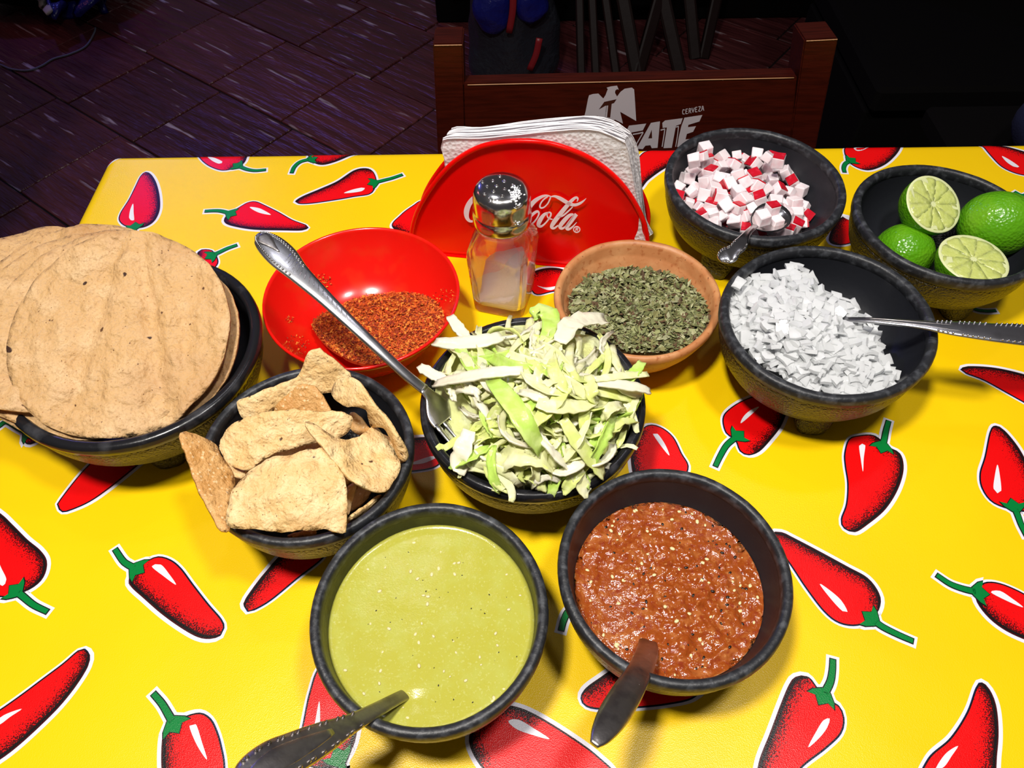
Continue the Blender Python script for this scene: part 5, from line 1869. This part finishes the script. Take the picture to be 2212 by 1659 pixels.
# posts below the table line, legs, seat and rungs
zl = PC(980, 420)[2]
xl, xr = (PC(950, 420)[0] + PC(1009, 420)[0]) / 2, (PC(1690, 422)[0] + PC(1742, 420)[0]) / 2
for x in (xl, xr):
    V, Fc = ribbon(bez([(x, ycz(zl) + .022, zl + .004), (x, ycz(-.35) + .022, -.35), (x, YC + .06, -.749)], 12), .0195, .0215, (1, 0, 0), 12, .35)
    obj('leg', V, Fc, m_wood, ch, smooth=False)
    V, Fc = rbox((.04, .04, .43), .003, 1, Matrix.Translation((x, YC - .38, -.535)))
    obj('leg', V, Fc, m_wood, ch, smooth=False)
V, Fc = rbox((xr - xl + .05, .42, .03), .008, 2, Matrix.Translation(((xl + xr) / 2, YC - .19, -.305)))
obj('seat', V, Fc, m_wood, ch, smooth=False)
for y in (YC - .38, YC + .02):
    V, Fc = rbox((xr - xl, .022, .03), .002, 1, Matrix.Translation(((xl + xr) / 2, y, -.57)))
    obj('stretcher', V, Fc, m_wood, ch, smooth=False)
V, Fc = rbox((xr - xl - .02, .02, .06), .003, 1, Matrix.Translation(((xl + xr) / 2, ycz(-.2) + .012, -.2)))
obj('rail', V, Fc, m_wood, ch, smooth=False)
# thin pale strips along the top edges of rail and posts
for a, b in (((1010, 182), (1715, 166.5)), ((938, 96.5), (998, 95.5)), ((1742, 87), (1809, 83.5))):
    q0, q1 = PC(*a), PC(*b)
    line = bez([q0, q0 * .66 + q1 * .34, q0 * .33 + q1 * .67, q1], 30)
    line = line + np.array([[0, -.0006, -.0006]])
    V, Fc = ribbon(line, np.array([.0005 + .0004 * nz(i * .9, 0, a[0]) for i in range(30)]), .0006, UP, 6)
    obj('pale_edge', V, Fc, m_woodedge, ch, label='pale wood edge')
# printed eagle and word
ES, EX, EY = 6.703, 1230, 170
pl_ch = lambda x, y: PC(EX + x / ES, EY + y / ES, .0001)
cn = nrm([0, -1, LEAN])


def flatpoly(pts):
    return fill(np.array(pts, float), 200.0)


eagle = [(205, 590), (235, 470), (270, 290), (285, 240), (340, 222), (420, 215), (490, 287), (522, 240), (556, 150), (540, 130), (600, 112), (690, 100), (714, 158), (690, 150), (664, 172), (660, 205), (690, 258), (740, 190), (800, 145), (905, 129), (937, 155), (950, 330), (967, 612), (735, 478), (775, 650), (655, 590), (590, 760), (500, 760), (430, 640), (405, 530), (330, 680), (215, 680)]
tee = [(1345, 640), (1385, 605), (1640, 572), (1612, 655), (1542, 682), (1482, 1000), (1362, 1005), (1412, 705), (1350, 712)]
ee = [(1665, 565), (1925, 525), (1882, 618), (1722, 668), (1716, 702), (1832, 688), (1790, 768), (1700, 800), (1680, 880), (1770, 870), (1730, 960), (1560, 990), (1582, 850), (1620, 690)]
cee = [(862, 680), (1112, 650), (1062, 748), (900, 778), (850, 950), (960, 930), (920, 1030), (760, 1060), (780, 850)]
ay = [(972, 1012), (1180, 640), (1312, 618), (1276, 1000), (1192, 1006), (1172, 962), (1100, 970), (1062, 1020)]
sh = lambda pts, dx, dy: [(x + dx, y + dy) for x, y in pts]
polys = [eagle, ay, tee, ee, cee, sh(tee, -1130, 225), sh(ee, -1160, 228)]
V, Fc = emb([flatpoly(p) for p in polys], pl_ch, cn)
obj('printed_logo', V, Fc, m_chairprint, ch, smooth=False, label='pale printed eagle and slanted capital letters on the chair back')
thin = [stroke([(918, 806, 16), (1000, 792, 16), (1068, 775, 16)]), stroke([(1068, 778, 14), (1020, 860, 14), (968, 950, 14)]), stroke([(1320, 745, 16), (1385, 728, 16)]), stroke([(1382, 730, 14), (1362, 860, 14), (1342, 985, 14)]),
        stroke([(1528, 702, 14), (1585, 690, 14)]), stroke([(1580, 694, 12), (1562, 840, 12), (1538, 985, 12)]), stroke([(540, 380, 14), (530, 460, 14), (520, 550, 14)])]
V, Fc = emb(thin, pl_ch, cn)
obj('printed_outlines', V, Fc, m_chairprint, ch, smooth=False, label='thin printed outlines of the large letters', kind='stuff')
thin = []
# small word above: seven condensed capitals drawn as strokes
cw = 46
small = {'C': [[(34, 8), (10, 0), (2, 30), (6, 66), (32, 64)]], 'E': [[(32, 0), (4, 4), (2, 70), (32, 66)], [(4, 34), (26, 32)]], 'R': [[(2, 72), (6, 2), (30, 6), (28, 32), (6, 36)], [(16, 36), (34, 70)]],
         'V': [[(0, 2), (14, 70)], [(14, 70), (34, 0)]], 'Z': [[(2, 4), (34, 0), (2, 68), (34, 66)]], 'A': [[(0, 72), (14, 2), (22, 2), (34, 68)], [(8, 44), (30, 42)]]}
for i, chx in enumerate('CERVEZA'):
    ox, oy = 1636 + i * cw, 446 - i * 8.6
    for ln in small[chx]:
        for a, b in zip(ln[:-1], ln[1:]):
            thin.append(stroke([(ox + a[0], oy + a[1], 10), (ox + b[0], oy + b[1], 10)], 3))
V, Fc = emb(thin, pl_ch, cn)
obj('printed_small_word', V, Fc, m_chairprint, ch, smooth=False, label='small printed word above the large letters')
pl_ch2 = lambda x, y: PC(EX + x / ES, EY + y / ES, .0003)
V, Fc = emb([flatpoly(p) for p in ([(428, 442), (505, 335), (682, 297), (646, 350), (612, 362), (590, 562), (545, 556), (562, 384), (520, 390), (482, 412)], [(1142, 862), (1192, 738), (1197, 860)])], pl_ch2, cn)
obj('letter_cutouts', V, Fc, m_woodprint, ch, smooth=False, label='dark capital letter showing inside the eagle')

# ------------------------------------------------------------------ dim background
# dark cabinet behind the chair
cab = thing('dark_cabinet', 'black wooden cabinet in the dark behind the chair', 'cabinet', (1.1, 2.65, -0.75))
V, Fc = rbox((2.9, .5, 1.15), .008, 1, Matrix.Translation((1.23, 2.62, -.175)))
obj('body', V, Fc, m_black, cab, smooth=False)
for k in range(4):
    V, Fc = rbox((.66, .02, 1.0), .006, 1, Matrix.Translation((.16 + k * .71, 2.365, -.17)))
    d = obj('door', V, Fc, m_black, cab, smooth=False)
    V, Fc = ball((.16 + k * .71 + .27, 2.345, -.1), .014, 10, 6)
    obj('knob', V, Fc, m_darkwood, d)

bn = thing('added_dark_bench', 'long black bench added to darken the upper right', 'bench', (1.55, 1.55, -.75))  # added bench, not seen itself, that fills the dark corner with black
V, Fc = rbox((1.95, .42, .05), .008, 1, Matrix.Translation((1.62, 1.42, -.30)))
obj('seat', V, Fc, m_black, bn, smooth=False)
V, Fc = rbox((1.95, .40, .42), .004, 1, Matrix.Translation((1.62, 1.43, -.54)))
obj('base_box', V, Fc, m_black, bn, smooth=False)
V, Fc = rbox((1.95, .05, .65), .008, 1, Matrix.Translation((1.62, 1.66, 0.03)))
obj('backrest', V, Fc, m_black, bn, smooth=False)

# stacked folded trestle legs leaning on the cabinet
def fp(px, py, Y):
    d = ray(px, py)
    t = Y / d[1]
    return np.array([d[0] * t, Y, H + d[2] * t])


legsets = [
    ('folded wooden trestle with narrow slats behind the chair back', [((1250, -60), (1258, 260), .012), ((1276, -60), (1292, 260), .012), ((1300, -60), (1345, 260), .012)]),
    ('dark folding frame whose legs cross in an inverted V', [((1335, -60), (1395, 260), .020), ((1440, -60), (1350, 260), .018), ((1420, -60), (1492, 260), .020)]),
    ('dark folding frame standing rightmost behind the chair back', [((1484, -60), (1515, 260), .018), ((1560, -60), (1490, 260), .016)]),
]
for i, (lb, bars) in enumerate(legsets):
    Y0 = 2.02 + .05 * i
    pts0 = []
    for (a, b, w) in bars:
        p0 = fp(a[0], a[1], Y0 + .14)
        # foot on the floor, on the line through the two photo points
        q = fp(b[0], b[1], Y0 - .06)
        t = (-.749 - p0[2]) / (q[2] - p0[2])
        foot = p0 + (q - p0) * t
        foot[2] = -.7495
        pts0.append((p0, foot, w))
    o = thing('folding_trestle', lb, 'trestle', tuple(pts0[0][1]), 'folding frames behind the chair')
    for p0, foot, w in pts0:
        V, Fc = ribbon(bez([foot, foot * .6 + p0 * .4, p0], 8), w, .011, (0, -1, 0), 10, .4)
        obj('leg', V, Fc, m_darkwood, o, smooth=False)
    a, b = pts0[0][0] * .85 + pts0[0][1] * .15, pts0[-1][0] * .85 + pts0[-1][1] * .15
    V, Fc = ribbon(bez([a, (a + b) / 2, b], 5), .012, .008, (0, -1, 0), 8, .4)
    obj('crossbar', V, Fc, m_darkwood, o, smooth=False)

# plastic bag of goods beside them
bgc = P(1108, 168, -.75)
bag = thing('plastic_bag', 'smoky clear plastic bag with blue bundle and red bands', 'bag', (bgc[0], bgc[1], -.75))
pr = [(.001, .001), (.095, .002), (.120, .04), (.118, .14), (.108, .26), (.112, .36), (.10, .44), (.06, .50), (.02, .54), (.001, .545)]
pr = bez(pr, 40)
V, Fc = lathe([(max(.001, r), z) for r, z in pr], 48, (bgc[0], bgc[1], -.75))
V = np.array([(bgc[0] + (v[0] - bgc[0]) * (1 + .18 * nz(v[0], v[1], v[2], 12)), bgc[1] + (v[1] - bgc[1]) * (1 + .18 * nz(v[0], v[1], v[2], 12)) * .7, v[2]) for v in V])
obj('bag_body', V, Fc, m_clearbag, bag)
V, Fc = ball((bgc[0] - .050, bgc[1] - .075, -.515), .050, 22, 14, (1, .6, 1.25))
V = np.array([v + .010 * noise.noise_vector(Vector(v * 25)) for v in V])
obj('blue_bundle', V, Fc, m_bluebag, bag, label='crumpled blue plastic bundle in the bag')
V, Fc = ball((bgc[0] + .045, bgc[1] - .070, -.500), .046, 20, 12, (1, .6, 1.2))
V = np.array([v + .012 * noise.noise_vector(Vector(v * 28)) for v in V])
obj('smoky_bundle', V, Fc, m_bluebag, bag)
for (dx0, z0, dx1, z1) in ((.002, -.44, -.010, -.56), (.070, -.575, .045, -.665)):
    V, Fc = ribbon(bez([(bgc[0] + dx0, bgc[1] - .106, z0), (bgc[0] + (dx0 + dx1) / 2 + .004, bgc[1] - .108, (z0 + z1) / 2), (bgc[0] + dx1, bgc[1] - .104, z1)], 8), .009, .003, (0, -1, 0), 8)
    obj('red_band', V, Fc, m_redband, bag)

# bundle on the floor at the far left, with a cable in front of it
fb = P(85, 25, -.75)
fb[1] += .12
o = thing('duffel_bag', 'black bag on the floor at the top left with a blue panel', 'bag', (fb[0], fb[1], -.75))
V, Fc = ball((fb[0], fb[1], -.62), 1.0, 40, 24, (.33, .22, .13))
V = np.array([(v[0], v[1], max(v[2], -.749)) + .02 * np.array(noise.noise_vector(Vector(v * 9))) * [1, 1, .5] for v in V])
V[:, 2] = np.maximum(V[:, 2], -.749)
obj('bag_body', V, Fc, m_black, o)
def onbag(px, py):
    d = ray(px, py)
    best = None
    for k in range(400):
        t = 1.5 + k * .006
        p = np.array([0, 0, H]) + d * t
        e = ((p[0] - fb[0]) / .345) ** 2 + ((p[1] - fb[1]) / .235) ** 2 + ((p[2] + .62) / .145) ** 2
        if e < 1:
            return p
    return P(px, py, -.66)
V, Fc = ribbon(np.array([onbag(*q) for q in bez([(108, 22), (130, 18), (160, 12), (190, 6), (220, -6)], 14)]), np.linspace(.030, .055, 14), .012, (0, -.6, .8), 10)
obj('blue_panel', V, Fc, m_bluebag, o)
V, Fc = ribbon(np.array([onbag(*q) for q in bez([(112, 30), (104, 18), (92, 6), (80, -8), (70, -22)], 12)]) + np.array([0, -.008, .008]), np.linspace(.012, .024, 12), .004, (0, -.6, .8), 8)
obj('strap', V, Fc, m_strap, o, label='off-white strap')
cab_px = bez([(0, 139), (25, 149), (60, 152), (90, 142), (115, 127), (150, 117), (185, 100), (203, 72), (206, 60)], 40)
V, Fc = ribbon(np.array([P(x, y, -.7452) for x, y in cab_px]), .0028, .0028, UP, 8, 1.0)
obj('power_cable', V, Fc, m_cable, label='thin grey cable curving over the floor by the black bag', cat='cable')

# neighbouring table (left, outside the frame; its shadow falls on the floor)
nb = thing('pedestal_table', 'dark pedestal table standing to the left of the dining table', 'table', (-1.45, 1.35, -.75))
V, Fc = rbox((1.12, 1.15, .04), .006, 1, Matrix.Translation((-1.43, 1.30, -.02)))
obj('table_top', V, Fc, m_darkwood, nb, smooth=False)
V, Fc = lathe([(.001, .001), (.27, .001), (.27, .02), (.06, .05), (.045, .12), (.045, .708)], 32, (-1.62, 1.2, -.75))
obj('pedestal', V, Fc, m_black, nb)

# stool with navy cloth at the far right of the table
sx, sy = .812, .90
st = thing('stool', 'dark stool beyond the right end of the table edge', 'stool', (sx, sy, -.75))
V, Fc = rbox((.34, .30, .035), .006, 1, Matrix.Translation((sx, sy, -.22)))
obj('seat', V, Fc, m_black, st, smooth=False)
for ax_ in (-.13, .13):
    for ay_ in (-.11, .11):
        V, Fc = rbox((.035, .035, .512), .003, 1, Matrix.Translation((sx + ax_, sy + ay_, -.4935)))
        obj('leg', V, Fc, m_darkwood, st, smooth=False)
V, Fc = ball((sx + .02, sy - .03, -.2025 + .075), 1.0, 32, 18, (.155, .12, .090))
V = np.array([v + .012 * np.array(noise.noise_vector(Vector(v * 14))) for v in V])
V[:, 2] = np.maximum(V[:, 2], -.2024)
obj('folded_jacket', V, Fc, m_navy, label='navy cloth bundle at the right edge behind the table', cat='jacket')

# tidy helper properties
for o in bpy.data.objects:
    if '_o' in o.keys():
        del o['_o']
bpy.context.view_layer.update()
